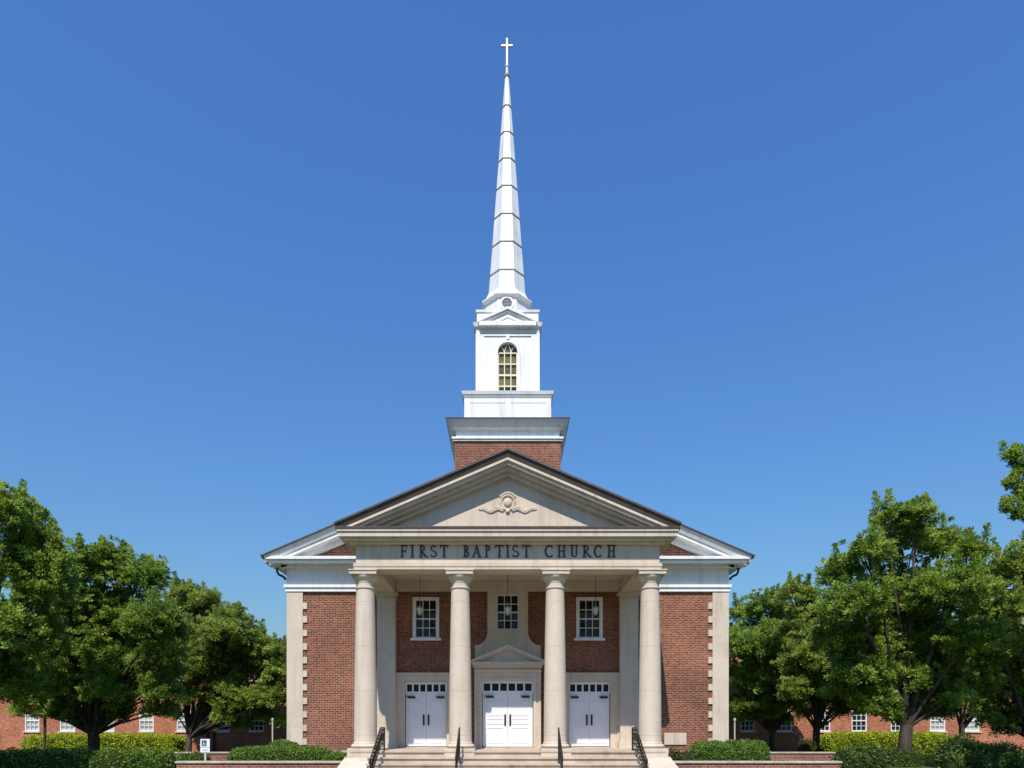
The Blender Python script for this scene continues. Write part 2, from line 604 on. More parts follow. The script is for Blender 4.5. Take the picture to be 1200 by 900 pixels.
MS = 0.425
rk = MB()
def zt(hw, top): return top - hw * MS
AP = 5.96 + 8.22 * MS
rk.chevron(8.24, zr(zt(8.24, AP - 0.055)), zr(AP - 0.055), 0.22, WY - 0.66, WY + 0.1, lean=0.10)
rk.chevron(8.10, zr(zt(8.10, AP - 0.278)), zr(AP - 0.278), 0.12, WY - 0.52, WY + 0.1)
rk.chevron(7.80, zr(zt(7.80, AP - 0.40)), zr(AP - 0.40), 0.16, WY - 0.22, WY + 0.1)
rk.build("raking_cornice", M['white'], church)

rf = MB()
rf.chevron(8.30, zr(zt(8.30, AP)), zr(AP), 0.05, WY - 0.70, 46.4)
rf.build("roof", M['shingle'], church)

for s in (-1, 1):
    g = MB()
    x0 = 8.20
    prof = [(0.0, 0.0), (0.05, -0.09), (0.16, -0.09), (0.21, 0.03), (0.18, 0.03), (0.14, -0.06), (0.06, -0.06), (0.03, 0.0)]
    g.prism([(s * (x0 + x - 0.02), zr(5.93) + z) for x, z in prof], WY - 0.60, 46)
    g.tube([(s * 8.02, WY + 0.05, zr(5.70)), (s * 8.02, WY + 0.05, zr(5.52)), (s * 7.96, WY + 0.06, zr(5.42)),
            (s * 7.84, WY + 0.08, zr(5.37)), (s * 7.76, WY + 0.10, zr(5.30)), (s * 7.76, WY + 0.12, zr(5.25))], 0.042, 8)
    g.build("gutter", M['bronze'], church)

# --- portico entablature
pe = MB()
HB = 4.47
def ring(p, z0, z1, inner_w=0.62):
    """a beam running round the front and both sides of the portico"""
    pe.box(-HB - p, HB + p, PY - p, PY + inner_w, zr(z0), zr(z1))
    for s in (-1, 1):
        a, b = sorted((s * (HB + p), s * (HB - inner_w)))
        pe.box(a, b, PY + inner_w + 0.001, WY - 0.135, zr(z0), zr(z1))
ring(0.05, 4.737, 4.795)
ring(0.02, 4.795, 4.815)
ring(0.065, 4.815, 4.915)
ring(0.0, 4.915, 5.46)
pe.build("entablature", M['stone'], church)

pc = MB()
pc.box(-HB - 0.16, HB + 0.16, PY - 0.16, WY - 0.3, zr(5.462), zr(5.53))
pc.box(-HB - 0.30, HB + 0.30, PY - 0.30, WY - 0.3, zr(5.532), zr(5.60))
pc.box(-HB - 0.42, HB + 0.42, PY - 0.42, WY - 0.001, zr(5.603), zr(5.74))
pc.box(-HB - 0.46, HB + 0.46, PY - 0.46, WY - 0.001, zr(5.743), zr(5.82))
pc.build("cornice", M['stone'], church)

fl = MB()
fl.box(-HB - 0.49, HB + 0.49, PY - 0.49, WY - 0.002, zr(5.823), zr(5.872))
PSL = (8.11 - 5.98) / 4.99
fl.chevron(4.99, zr(5.98), zr(8.11), 0.06, PY - 0.53, WY - 0.003)
fl.chevron(4.96, zr(5.98 - 0.05), zr(8.045), 0.16, PY - 0.49, WY - 0.003, lean=0.04)
fl.build("roof", M['bronze'], church)

pr = MB()
def pz(hw, top): return top - hw * PSL
for (hw, top, t, y0) in ((4.70, 7.87, 0.075, PY - 0.45), (4.55, 7.795, 0.10, PY - 0.38), (4.30, 7.69, 0.09, PY - 0.24), (4.1, 7.595, 0.11, PY - 0.08)):
    pr.chevron(hw, zr(pz(hw, top)), zr(top), t, y0, PY + 0.35)
pr.build("raking_cornice", M['stone'], church)

ped = MB()
ped.prism([(-4.45, zr(5.80)), (4.45, zr(5.80)), (0, zr(5.80 + 4.45 * PSL))], PY + 0.10, PY + 0.5)
pedo = ped.build("tympanum", M['stone'], church)

# relief on the tympanum: shield, wreath and garlands
rl = MB()
RY = PY + 0.10
rc = at(595, 589, RY)
rl.ball((rc.x, RY - 0.01, rc.z), 0.15, 1.0, 0.55, 1.15, 18, 12)
ringp = []
for k in range(25):
    a = math.radians(-60 + 300 * k / 24)
    ringp.append((rc.x - 0.25 * math.sin(a - math.radians(90)) * 0 + 0.25 * math.cos(a), RY - 0.035, rc.z + 0.26 * math.sin(a)))
for k in range(26):
    a = math.radians(-90 + 360 * k / 26)
    rl.ball((rc.x + 0.245 * math.cos(a), RY - 0.02, rc.z + 0.265 * math.sin(a)), 0.052, 1, 0.9, 1, 8, 6)
for k in range(7):
    a = math.radians(40 + 100 * k / 6)
    rl.ball((rc.x + 0.31 * math.cos(a), RY - 0.03, rc.z + 0.34 * math.sin(a)), 0.06, 0.8, 1.0, 1.2, 8, 6)
rl.ball((rc.x, RY - 0.02, rc.z - 0.33), 0.085, 1, 0.9, 1, 10, 8)
for s in (-1, 1):
    pts, rad = [], []
    for k in range(22):
        t = k / 21
        pts.append((rc.x + s * (0.16 + 0.86 * t), RY - 0.02, rc.z - 0.26 + 0.055 * math.sin(t * 9.0) - 0.03 * t))
        rad.append(0.05 * (1 - 0.65 * t))
    rl.tube(pts, rad, 8)
    for k in range(20):
        t = (k + 0.5) / 20
        x = rc.x + s * (0.18 + 0.82 * t)
        z = rc.z - 0.26 + 0.055 * math.sin(t * 9.0) - 0.03 * t + (0.06 if k % 2 else -0.055) * (1 - 0.4 * t)
        rl.ball((x, RY - 0.015, z), 0.055 * (1 - 0.5 * t), 1.5, 0.9, 0.8, 8, 6)
rl.v = [(rc.x + (x - rc.x) * 0.84, RY + (y - RY) * 0.75, rc.z + (z - rc.z) * 0.80) for x, y, z in rl.v]
rl.build("relief_ornament", M['stone'], pedo, smooth=True)

# --- lettering on the frieze
lt = MB()
LD = [0]
def lpoly(pts):
    LD[0] = (LD[0] + 1) % 9
    d = 0.020 + 0.0012 * LD[0]
    lt.prism([(x, z) for x, z in pts], PY - d, PY - 0.0015)
def lbar(xa, za, xb, zb, w):
    dx, dz = xb - xa, zb - za
    n = math.hypot(dx, dz)
    ox, oz = -dz / n * w / 2, dx / n * w / 2
    lpoly([(xa - ox, za - oz), (xb - ox, zb - oz), (xb + ox, zb + oz), (xa + ox, za + oz)])
def larc(cx, cz, rx, rz, a0, a1, w0, w1, n=12):
    """arc stroke, thickest at its middle"""
    pts_o, pts_i = [], []
    for k in range(n + 1):
        t = k / n
        a = math.radians(a0 + (a1 - a0) * t)
        w = w0 + (w1 - w0) * math.sin(math.pi * t)
        pts_o.append((cx + (rx + w / 2) * math.cos(a), cz + (rz + w / 2) * math.sin(a)))
        pts_i.append((cx + (rx - w / 2) * math.cos(a), cz + (rz - w / 2) * math.sin(a)))
    for k in range(n):
        lt.prism([pts_i[k], pts_i[k + 1], pts_o[k + 1], pts_o[k]], PY - 0.0195, PY - 0.0015)
def serif(x, z, w): lbar(x - w / 2, z, x + w / 2, z, 0.022)
LZ0, LH = zr((CY - 653.2) * PY / F), 0.355
TH, TN = 0.045, 0.026
def glyph(ch, x0, x1):
    w = x1 - x0
    b, t, m = LZ0, LZ0 + LH, LZ0 + LH * 0.52
    def stem(x, thick=TH, top=True, bot=True):
        lbar(x, b, x, t, thick)
        if bot: serif(x, b + 0.011, thick + 0.07)
        if top: serif(x, t - 0.011, thick + 0.07)
    xs = x0 + 0.055
    if ch == 'I':
        stem((x0 + x1) / 2)
    elif ch == 'F':
        stem(xs); lbar(xs, t - 0.016, x1, t - 0.016, TN); lbar(x1 - 0.012, t, x1 - 0.012, t - 0.085, 0.022)
        lbar(xs, m, x1 - 0.05, m, TN); lbar(x1 - 0.055, m - 0.04, x1 - 0.055, m + 0.04, 0.02)
    elif ch == 'T':
        c = (x0 + x1) / 2
        stem(c, top=False); lbar(x0, t - 0.016, x1, t - 0.016, TN)
        lbar(x0 + 0.012, t, x0 + 0.012, t - 0.085, 0.022); lbar(x1 - 0.012, t, x1 - 0.012, t - 0.085, 0.022)
    elif ch == 'H':
        stem(xs); stem(x1 - 0.055); lbar(xs, m, x1 - 0.055, m, TN)
    elif ch == 'U':
        r = (w - 0.10) / 2
        lbar(xs, b + r, xs, t, TH); serif(xs, t - 0.011, 0.12)
        lbar(x1 - 0.055, b + r, x1 - 0.055, t, TN + 0.008); serif(x1 - 0.055, t - 0.011, 0.10)
        larc((xs + x1 - 0.055) / 2, b + r, r - 0.005, r - 0.02, 180, 360, TH - 0.006, TN + 0.004)
    elif ch in 'RPB':
        stem(xs)
        h = (t - m) / 2
        rx = w * (0.46 if ch == 'R' else 0.5)
        cx = xs + (w - rx - 0.09) * 0.55
        lbar(xs, t - 0.015, cx, t - 0.015, TN); lbar(xs, m, cx, m, TN)
        larc(cx, m + h - 0.005, rx - 0.03, h - 0.012, -90, 90, TN, TH)
        if ch == 'R':
            lbar(cx - 0.02, m, x1 - 0.02, b + 0.01, TH); serif(x1 - 0.005, b + 0.011, 0.09)
        if ch == 'B':
            h2 = (m - b) / 2
            lbar(xs, b + 0.015, cx, b + 0.015, TN)
            larc(cx, b + h2, rx - 0.005, h2 - 0.014, -90, 90, TN, TH)
    elif ch == 'A':
        c = (x0 + x1) / 2
        lbar(x0 + 0.03, b, c, t, TN + 0.004); lbar(c - 0.01, t, x1 - 0.04, b, TH)
        lbar(x0 + 0.10, b + LH * 0.34, x1 - 0.10, b + LH * 0.34, TN)
        serif(x0 + 0.03, b + 0.011, 0.10); serif(x1 - 0.04, b + 0.011, 0.13)
    elif ch == 'C':
        rx, rz = w * 0.5 - 0.02, LH / 2 - 0.012
        larc(x0 + rx + 0.02, b + LH / 2, rx, rz, 48, 312, TN, TH + 0.006, 18)
        lbar(x1 - 0.05, t - 0.01, x1 - 0.05, t - 0.095, 0.022); lbar(x1 - 0.05, b + 0.01, x1 - 0.05, b + 0.075, 0.02)
    elif ch == 'S':
        c = (x0 + x1) / 2
        r = LH / 4
        rx = w * 0.40
        larc(c, b + LH - r - 0.004, rx, r - 0.012, 40, 270, TN, TH - 0.008)
        larc(c, b + r + 0.004, rx + 0.01, r - 0.012, -140, 90, TN, TH - 0.008)
        lbar(x1 - 0.035, t - 0.005, x1 - 0.035, t - 0.085, 0.02); lbar(x0 + 0.025, b + 0.005, x0 + 0.025, b + 0.085, 0.02)
LX = lambda u: (460 + u / 4.364 - CX) * PY / F
for ch, a, b_ in (('F', 40, 76), ('I', 95, 109), ('R', 136, 177), ('S', 194, 226), ('T', 243, 285),
                  ('B', 361, 397), ('A', 408, 454), ('P', 471, 509), ('T', 526, 568), ('I', 582, 596), ('S', 612, 646), ('T', 664, 706),
                  ('C', 779, 825), ('H', 843, 887), ('U', 908, 950), ('R', 971, 1015), ('C', 1030, 1074), ('H', 1098, 1141)):
    glyph(ch, LX(a), LX(b_))
lt.build("lettering", M['letter'], church)

# --- portico ceiling and rear beam
ce = MB()
ce.box(-3.84, 3.84, PY + 0.63, WY - 0.31, zr(5.15), zr(5.22))
ce.build("portico_ceiling", M['stone'], church)
bb = MB()
bb.box(-3.84, 3.84, WY - 0.30, WY - 0.14, zr(4.90), zr(5.15))
bb.box(-3.84, 3.84, WY - 0.26, WY - 0.14, zr(4.79), zr(4.898))
bb.build("rear_beam", M['stone'], church)

# --- columns
def column_profile(rb, rt, z0, z1, n=14):
    out = []
    for k in range(n + 1):
        t = k / n
        r = rb + (rt - rb) * (t ** 1.7)
        out.append((r, z0 + (z1 - z0) * t))
    return out
CYC = 20.42
col_x = (-4.254, -1.416, 1.416, 4.254)
cz0 = FL + 0.24
cz1 = zr(4.40)
def make_column(x):
    sh = MB()
    p = [(0.365, FL + 0.20), (0.365, FL + 0.225), (0.345, cz0)] + column_profile(0.338, 0.272, cz0 + 0.03, cz1 - 0.20)
    sh.lathe(p, x, CYC, 40)
    c = sh.build("column", M['stone_column'], church, smooth=True)
    cp = MB()
    cp.lathe([(0.272, cz1 - 0.199), (0.30, cz1 - 0.185), (0.30, cz1 - 0.155), (0.270, cz1 - 0.14), (0.270, cz1 - 0.02), (0.285, cz1 - 0.01),
              (0.285, cz1 + 0.02), (0.30, cz1 + 0.035), (0.335, cz1 + 0.09), (0.375, cz1 + 0.14), (0.385, cz1 + 0.175), (0.378, cz1 + 0.20)], x, CYC, 40)
    cp.box(x - 0.40, x + 0.40, CYC - 0.40, CYC + 0.40, cz1 + 0.201, zr(4.70))
    cp.box(x - 0.425, x + 0.425, CYC - 0.425, CYC + 0.425, zr(4.70) + 0.001, zr(4.735))
    cp.build("capital", M['stone'], c, smooth=True)
    bs = MB()
    bs.lathe([(0.36, FL + 0.075)] + [(0.375 + 0.06 * math.sin(math.pi * k / 8), FL + 0.08 + 0.115 * k / 8) for k in range(9)] + [(0.36, FL + 0.199)], x, CYC, 40)
    bs.box(x - 0.445, x + 0.445, CYC - 0.445, CYC + 0.445, FL - 0.172, FL + 0.078)
    bs.build("base", M['stone'], c, smooth=True)
    return c
for x in col_x:
    make_column(x)

# --- pilasters on the wall behind the outer columns
for s in (-1, 1):
    p = MB()
    x = s * 4.17
    p.box(x - 0.31, x + 0.31, WY - 0.30, WY - 0.001, FL + 0.20, zr(4.50))
    po = p.build("pilaster", M['stone'], church)
    c = MB()
    c.box(x - 0.34, x + 0.34, WY - 0.33, WY - 0.001, zr(4.50), zr(4.54))
    c.box(x - 0.315, x + 0.315, WY - 0.305, WY - 0.001, zr(4.541), zr(4.62))
    c.box(x - 0.36, x + 0.36, WY - 0.35, WY - 0.001, zr(4.621), zr(4.67))
    c.box(x - 0.40, x + 0.40, WY - 0.39, WY - 0.001, zr(4.671), zr(4.735))
    c.build("capital", M['stone'], po)
    b = MB()
    b.box(x - 0.345, x + 0.345, WY - 0.335, WY - 0.001, FL + 0.12, FL + 0.199)
    b.box(x - 0.37, x + 0.37, WY - 0.36, WY - 0.001, FL, FL + 0.118)
    b.build("base", M['stone'], po)

# --- side windows
def sash_window(cx, hw, z0, z1, yf, trim, parent, rows=4, cols=3, name="window"):
    f = MB()
    t = 0.085
    if trim:
        f.box(cx - hw - 0.03, cx - hw + t, yf - 0.05, yf + 0.10, z0, z1 + 0.02)
        f.box(cx + hw - t, cx + hw + 0.03, yf - 0.05, yf + 0.10, z0, z1 + 0.02)
        f.box(cx - hw + t, cx + hw - t, yf - 0.05, yf + 0.10, z1 - t, z1 + 0.02)
        f.box(cx - hw + t, cx + hw - t, yf - 0.01, yf + 0.10, z0, z0 + 0.05)
    else:
        t = 0.03
        f.box(cx - hw, cx - hw + t, yf + 0.02, yf + 0.10, z0, z1)
        f.box(cx + hw - t, cx + hw, yf + 0.02, yf + 0.10, z0, z1)
        f.box(cx - hw + t, cx + hw - t, yf + 0.02, yf + 0.10, z1 - t, z1)
        f.box(cx - hw + t, cx + hw - t, yf + 0.02, yf + 0.10, z0, z0 + t)
    o = f.build(name, M['white'], parent)
    a0, a1, b0, b1 = cx - hw + t, cx + hw - t, z0 + (0.05 if trim else t), z1 - t
    sm = MB()
    for k in range(1, cols):
        x = a0 + (a1 - a0) * k / cols
        sm.box(x - 0.012, x + 0.012, yf + 0.055, yf + 0.082, b0, b1)
    for k in range(1, rows):
        z = b0 + (b1 - b0) * k / rows
        w = 0.022 if k == rows // 2 else 0.012
        sm.box(a0, a1, yf + 0.05, yf + 0.085, z - w, z + w)
    sm.build("muntin", M['white'], o)
    g = MB()
    g.box(a0, a1, yf + 0.09, yf + 0.098, b0, b1)
    g.build("pane", M['glass'], o)
    if trim:
        s_ = MB()
        s_.box(cx - hw - 0.10, cx + hw + 0.10, yf - 0.12, yf + 0.02, z0 - 0.085, z0 - 0.001)
        s_.build("sill", M['white'], o)
    return o
for s in (-1, 1):
    sash_window(s * WNX, WNH, WN0, WN1, WY, True, church)

# --- doors
def door_pair(cx, hw, yf, zb, zt_, tr0, tr1, parent):
    """double door with a transom; yf = plane of the leaves"""
    for s in (-1, 1):
        d = MB()
        a, b = sorted((cx + s * 0.004, cx + s * (hw - 0.02)))
        d.box(a, b, yf, yf + 0.05, zb + 0.02, tr0 - 0.06)
        w = b - a
        hgt = tr0 - 0.06 - zb
        for (p0, p1) in ((0.07, 0.36), (0.42, 0.52), (0.58, 0.84)):
            z0, z1 = zb + hgt * p0, zb + hgt * p1
            a2, b2 = a + w * 0.16, b - w * 0.16
            for bx in ((a2, b2, z1 - 0.018, z1), (a2, b2, z0, z0 + 0.018), (a2, a2 + 0.018, z0 + 0.018, z1 - 0.018), (b2 - 0.018, b2, z0 + 0.018, z1 - 0.018)):
                d.box(bx[0], bx[1], yf - 0.014, yf - 0.0005, bx[2], bx[3])
        do = d.build("door", M['door'], parent)
        h = MB()
        xh = cx + s * 0.085
        zc = zb + hgt * 0.50
        h.box(xh - 0.032, xh + 0.032, yf - 0.012, yf - 0.001, zc - 0.19, zc + 0.19)
        h.tube([(xh, yf - 0.012, zc - 0.15), (xh, yf - 0.06, zc - 0.14), (xh, yf - 0.06, zc + 0.14), (xh, yf - 0.012, zc + 0.15)], 0.014, 8)
        h.build("handle", M['black'], do)
        c = MB()
        xc = cx + s * (hw * 0.70)
        c.box(xc - 0.13, xc + 0.13, yf - 0.07, yf - 0.001, zb + hgt * 0.905, zb + hgt * 0.905 + 0.07)
        c.box(xc - 0.17, xc + 0.10, yf - 0.10, yf - 0.075, zb + hgt * 0.905 + 0.05, zb + hgt * 0.905 + 0.075)
        c.build("door_closer", M['black'], do)
    t = MB()
    t.box(cx - hw + 0.001, cx + hw - 0.001, yf - 0.01, yf + 0.06, tr0 - 0.058, tr0)
    t.box(cx - hw + 0.001, cx + hw - 0.001, yf - 0.01, yf + 0.06, tr1, zt_ - 0.001)
    n = 6
    x0, x1 = cx - hw + 0.001, cx + hw - 0.001
    mw = 0.055
    pw = (x1 - x0 - mw * (n + 1)) / n
    for k in range(n + 1):
        xa = x0 + k * (pw + mw)
        t.box(xa, xa + mw, yf - 0.01, yf + 0.06, tr0 + 0.0005, tr1 - 0.0005)
    to = t.build("transom", M['door'], parent)
    g = MB()
    g.box(x0 + mw, x1 - mw, yf + 0.03, yf + 0.035, tr0 + 0.001, tr1 - 0.001)
    g.build("pane", M['glass_dim'], to)

def threshold(cx, hw, y0, y1):
    t = MB()
    t.box(cx - hw, cx + hw, y0, y1, FL + 0.001, FL + 0.035)
    t.build("threshold", M['stone_step'], church)

for s in (-1, 1):
    cx = s * SDX
    sr = MB()
    O = 1.03
    ztop = FL + 2.58
    yf = WY - 0.10
    sr.box(cx - O, cx - SDW, yf, WY - 0.001, FL, ztop)
    sr.box(cx + SDW, cx + O, yf, WY - 0.001, FL, ztop)
    sr.box(cx - SDW, cx + SDW, yf, WY - 0.001, SDT, ztop)
    for bx in ((cx - O - 0.02, cx - O + 0.07), (cx + O - 0.07, cx + O + 0.02)):
        sr.box(bx[0], bx[1], yf - 0.03, yf - 0.001, FL, ztop + 0.02)
    sr.box(cx - O + 0.071, cx + O - 0.071, yf - 0.03, yf - 0.001, ztop - 0.07, ztop + 0.02)
    sr.build("door_surround", M['stone'], church)
    door_pair(cx, SDW, WY + 0.03, FL + 0.035, SDT, FL + 1.95, FL + 2.20, church)
    threshold(cx, SDW + 0.06, WY - 0.22, WY + 0.1)

# --- central vestibule: pediment over the door, scrolled slab with a window above
VY = 22.83
ss = MB()
UW, LW = 0.70, 1.13
zc0, zc1 = zr(2.93), zr(3.40)
wx, wz0, wz1 = 0.375, zr(3.48), zr(4.68)
ss.wall(-UW, UW, zc1, zr(4.79), WY - 0.20, WY - 0.001, [(-wx, wx, wz0, wz1)])
poly = [(-UW, zc1)]
for k in range(1, 11):
    a = math.radians(90 * k / 10)
    poly.append((-UW - (LW - UW) * (1 - math.cos(a)), zc1 - (zc1 - zc0) * math.sin(a)))
poly += [(-LW, zr(2.2)), (LW, zr(2.2))]
poly += [(-x, z) for x, z in reversed(poly[:11])]
ss.prism(poly, WY - 0.20, WY - 0.001)
sso = ss.build("scrolled_surround", M['stone'], church)
sash_window(0, wx, wz0, wz1, WY - 0.17, False, church)
# vestibule body
DW, DT = 0.86, FL + 2.27
vb = MB()
vb.box(-1.10, -DW, VY, WY - 0.21, FL, zr(2.16))
vb.box(DW, 1.10, VY, WY - 0.21, FL, zr(2.16))
vb.box(-DW, DW, VY, WY - 0.21, DT, zr(2.16))
for s in (-1, 1):
    a, b = sorted((s * (DW + 0.001), s * (DW + 0.09)))
    vb.box(a, b, VY - 0.03, VY - 0.001, FL, DT + 0.09)
    a, b = sorted((s * 1.11, s * 1.03))
    vb.box(a, b, VY - 0.03, VY - 0.001, FL, zr(1.93))
vb.box(-DW, DW, VY - 0.03, VY - 0.001, DT + 0.001, DT + 0.09)
vb.box(-1.12, 1.12, VY - 0.05, VY - 0.001, zr(1.94), zr(2.03))
vo = vb.build("door_surround", M['stone'], church)
vp = MB()
vp.box(-1.19, 1.19, VY - 0.20, WY - 0.21, zr(2.18), zr(2.28))
vp.box(-1.14, 1.14, VY - 0.10, WY - 0.21, zr(2.10), zr(2.178))
vp.prism([(-1.08, zr(2.281)), (1.08, zr(2.281)), (0, zr(2.72))], VY - 0.02, WY - 0.21)
vp.chevron(1.24, zr(2.325), zr(2.845), 0.085, VY - 0.20, WY - 0.21)
vp.chevron(1.14, zr(2.28), zr(2.758), 0.06, VY - 0.12, WY - 0.21)
vp.build("pediment", M['stone'], vo)
door_pair(0, DW, VY + 0.12, FL + 0.035, DT, FL + 1.93, FL + 2.18, church)
threshold(0, DW + 0.05, VY - 0.10, VY + 0.18)

# --- portico floor, steps and the sloped cheek walls
st = MB()
R, T = 0.175, 0.30
SX = 4.05
YF = 19.96
nst = 5
st.box(-4.62, 4.62, YF + 0.045, WY - 0.001, 0.0, FL - 0.045)
st.box(-4.62, 4.62, YF, WY - 0.002, FL - 0.045, FL)
for k in range(1, nst):
    z = FL - k * R
    y0, y1 = YF - T * k, YF - T * (k - 1)
    st.box(-SX, SX, y0 + 0.045, y1 + 0.044, 0.0, z - 0.045)
    st.box(-SX, SX, y0, y1 + 0.043, z - 0.045, z)
st.build("steps", M['stone_step'], church)
for s in (-1, 1):
    ck = MB()
    # plinth block under the outer column, then a cheek that slopes down and spreads outwards
    a0, a1 = 4.02, 4.76
    x0, x1 = sorted((s * a0, s * a1))
    ck.box(x0, x1, YF - 0.06, CYC + 0.5, 0.0, FL - 0.174)
    top = [(YF - 0.061, FL - 0.174 - 0.03, a0, a1), (YF - 0.9, FL - 0.50, a0 - 0.05, a1 + 0.05), (YF - 1.6, 0.12, a0 - 0.12, a1 + 0.10)]
    vs, fs = [], []
    for y, z, i, o_ in top:
        vs += [(s * i, y, 0), (s * o_, y, 0), (s * i, y, z), (s * o_, y, z)]
    for k in range(2):
        q = 4 * k
        fs += [(q + 2, q + 3, q + 7, q + 6), (q, q + 2, q + 6, q + 4), (q + 1, q + 5, q + 7, q + 3)]
    fs += [(0, 1, 3, 2), (8, 10, 11, 9)]
    ck.add(vs, fs)
    ck.build("cheek_wall", M['stone'], church)

# ------------------------------------------------------------------ steeple (a part of the church)
TY = 27.75
tw = MB()
tw.box(-2.0, 2.0, TY - 2.0, TY + 2.0, zr(6.5), zr(10.91))
tower = tw.build("tower", M['brick'], church)
tc_ = MB()
tc_.sq(0, TY, 2.06, 2.06, zr(10.90), zr(10.97))
tc_.sq(0, TY, 2.10, 2.10, zr(10.971), zr(11.045))
tc_.sq(0, TY, 1.95, 1.95, zr(11.046), zr(11.36))
tc_.sq(0, TY, 2.00, 2.03, zr(11.361), zr(11.395))
tc_.sq(0, TY, 2.10, 2.105, zr(11.396), zr(11.42))
tc_.sq(0, TY, 2.11, 2.30, zr(11.421), zr(11.63))
tc_.build("cornice", M['white'], tower)
tcap = MB()
tcap.sq(0, TY, 2.315, 2.32, zr(11.631), zr(11.668))
tcap.sq(0, TY, 2.32, 1.60, zr(11.669), zr(11.74))
tcap.build("cap_flashing", M['bronze'], tower)

sb = MB()
sb.sq(0, TY, 1.66, 1.66, zr(11.672), zr(12.72))
for s in (-1, 1):           # panel mouldings of the front and sides
    for (u0, u1) in ((-1.45, -0.10), (0.10, 1.45)):
        for (z0, z1) in ((11.83, 11.85), (12.52, 12.54)):
            sb.box(u0, u1, TY + s * 1.66 - 0.012, TY + s * 1.66 + 0.012, zr(z0), zr(z1))
stage = sb.build("steeple_base", M['white'], church)
sc_ = MB()
sc_.sq(0, TY, 1.675, 1.72, zr(12.721), zr(12.82))
sc_.sq(0, TY, 1.73, 1.76, zr(12.821), zr(12.94))
sc_.sq(0, TY, 1.76, 1.2, zr(12.941), zr(12.97))
sc_.build("cornice", M['white'], stage)

BH = 1.215
bz0, bz1 = 12.965, 15.32
bf = MB()
aw, ah0, ahs = 0.375, 12.98, 14.70        # arched opening: half width, sill, springing
yB = TY - BH
def arch_pts(w, zs, n=14):
    return [(w * math.cos(math.pi * k / n), zr(zs) + w * math.sin(math.pi * k / n)) for k in range(n + 1)]
# front wall of the belfry with its arched hole
bf.box(-BH, -aw, yB, yB + 0.2, zr(bz0), zr(bz1))
bf.box(aw, BH, yB, yB + 0.2, zr(bz0), zr(bz1))
ap = arch_pts(aw, ahs)
for k in range(len(ap) - 1):
    (xa, za), (xb, zb_) = ap[k], ap[k + 1]
    bf.prism([(xa, za), (xb, zb_), (xb, zr(bz1)), (xa, zr(bz1))], yB, yB + 0.2)
bf.box(-BH, -BH + 0.2, yB + 0.2, TY + BH, zr(bz0), zr(bz1))
bf.box(BH - 0.2, BH, yB + 0.2, TY + BH, zr(bz0), zr(bz1))
bf.box(-BH + 0.2, BH - 0.2, TY + BH - 0.2, TY + BH, zr(bz0), zr(bz1))
for s in (-1, 1):           # corner pilasters
    a, b = sorted((s * (BH - 0.30), s * (BH + 0.025)))
    bf.box(a, b, yB - 0.03, yB - 0.0005, zr(bz0), zr(bz1))
    a, b = sorted((s * (BH + 0.0005), s * (BH + 0.03)))
    bf.box(a, b, yB, yB + 0.3, zr(bz0), zr(bz1))
belfry = bf.build("belfry", M['white'], church)
aro, ari = arch_pts(aw + 0.12, ahs), arch_pts(aw + 0.005, ahs)
ar = MB()
for k in range(len(aro) - 1):
    ar.prism([ari[k], aro[k], aro[k + 1], ari[k + 1]], yB - 0.045, yB - 0.001)
for s in (-1, 1):
    a, b = sorted((s * (aw + 0.005), s * (aw + 0.12)))
    ar.box(a, b, yB - 0.045, yB - 0.001, zr(bz0), zr(ahs) - 0.001)
ar.prism([(-0.05, zr(15.17)), (0.05, zr(15.17)), (0.075, zr(15.315)), (-0.075, zr(15.315))], yB - 0.07, yB - 0.001)
ar.build("arch_trim", M['white'], belfry)
bw = MB()
for s in (-1, 1):
    x = s * aw / 3
    bw.box(x - 0.018, x + 0.018, yB + 0.06, yB + 0.10, zr(ah0), zr(ahs))
    bw.tube([(x, yB + 0.08, zr(ahs)), (x * 0.75, yB + 0.08, zr(ahs) + 0.17), (x * 0.2, yB + 0.08, zr(ahs) + 0.34)], 0.016, 6)
    bw.tube([(x, yB + 0.08, zr(ahs)), (x * 1.35, yB + 0.08, zr(ahs) + 0.15), (x * 2.1, yB + 0.08, zr(ahs) + 0.265)], 0.016, 6)
    a, b = sorted((s * (aw - 0.035), s * aw))
    bw.box(a, b, yB + 0.05, yB + 0.11, zr(ah0), zr(ahs))
for k in range(5):
    z = zr(ah0 + (ahs - ah0) * k / 4)
    w = 0.02 if k != 2 else 0.03
    bw.box(-aw + 0.036, aw - 0.036, yB + 0.055, yB + 0.105, z - w, z + w)
bwo = bw.build("belfry_window", M['muntin_cream'], belfry)
gl = MB()
gl.prism([(-aw, zr(ah0)), (aw, zr(ah0))] + ap, yB + 0.12, yB + 0.13)
gl.build("belfry_glass", M['glass_amber'], belfry)
be = MB()
be.sq(0, TY, BH + 0.035, BH + 0.035, zr(bz1 + 0.001), zr(15.39))
be.sq(0, TY, BH + 0.01, BH + 0.01, zr(15.391), zr(15.58))
be.sq(0, TY, BH + 0.03, BH + 0.06, zr(15.581), zr(15.66))
be.sq(0, TY, BH + 0.09, BH + 0.13, zr(15.661), zr(15.80))
be.box(-1.05, -0.09, yB - 0.045, yB - 0.012, zr(15.41), zr(15.435))
be.box(0.09, 1.05, yB - 0.045, yB - 0.012, zr(15.41), zr(15.435))
be.sq(0, TY, BH - 0.02, BH - 0.02, zr(15.801), zr(16.26))
be.sq(0, TY, BH + 0.02, BH + 0.03, zr(16.261), zr(16.34))
be.sq(0, TY, BH + 0.03, 0.8, zr(16.341), zr(16.37))
be.build("cornice", M['white'], belfry)
bp_ = MB()
bp_.box(-1.10, 1.10, yB - 0.22, yB + 0.01, zr(15.63), zr(15.79))
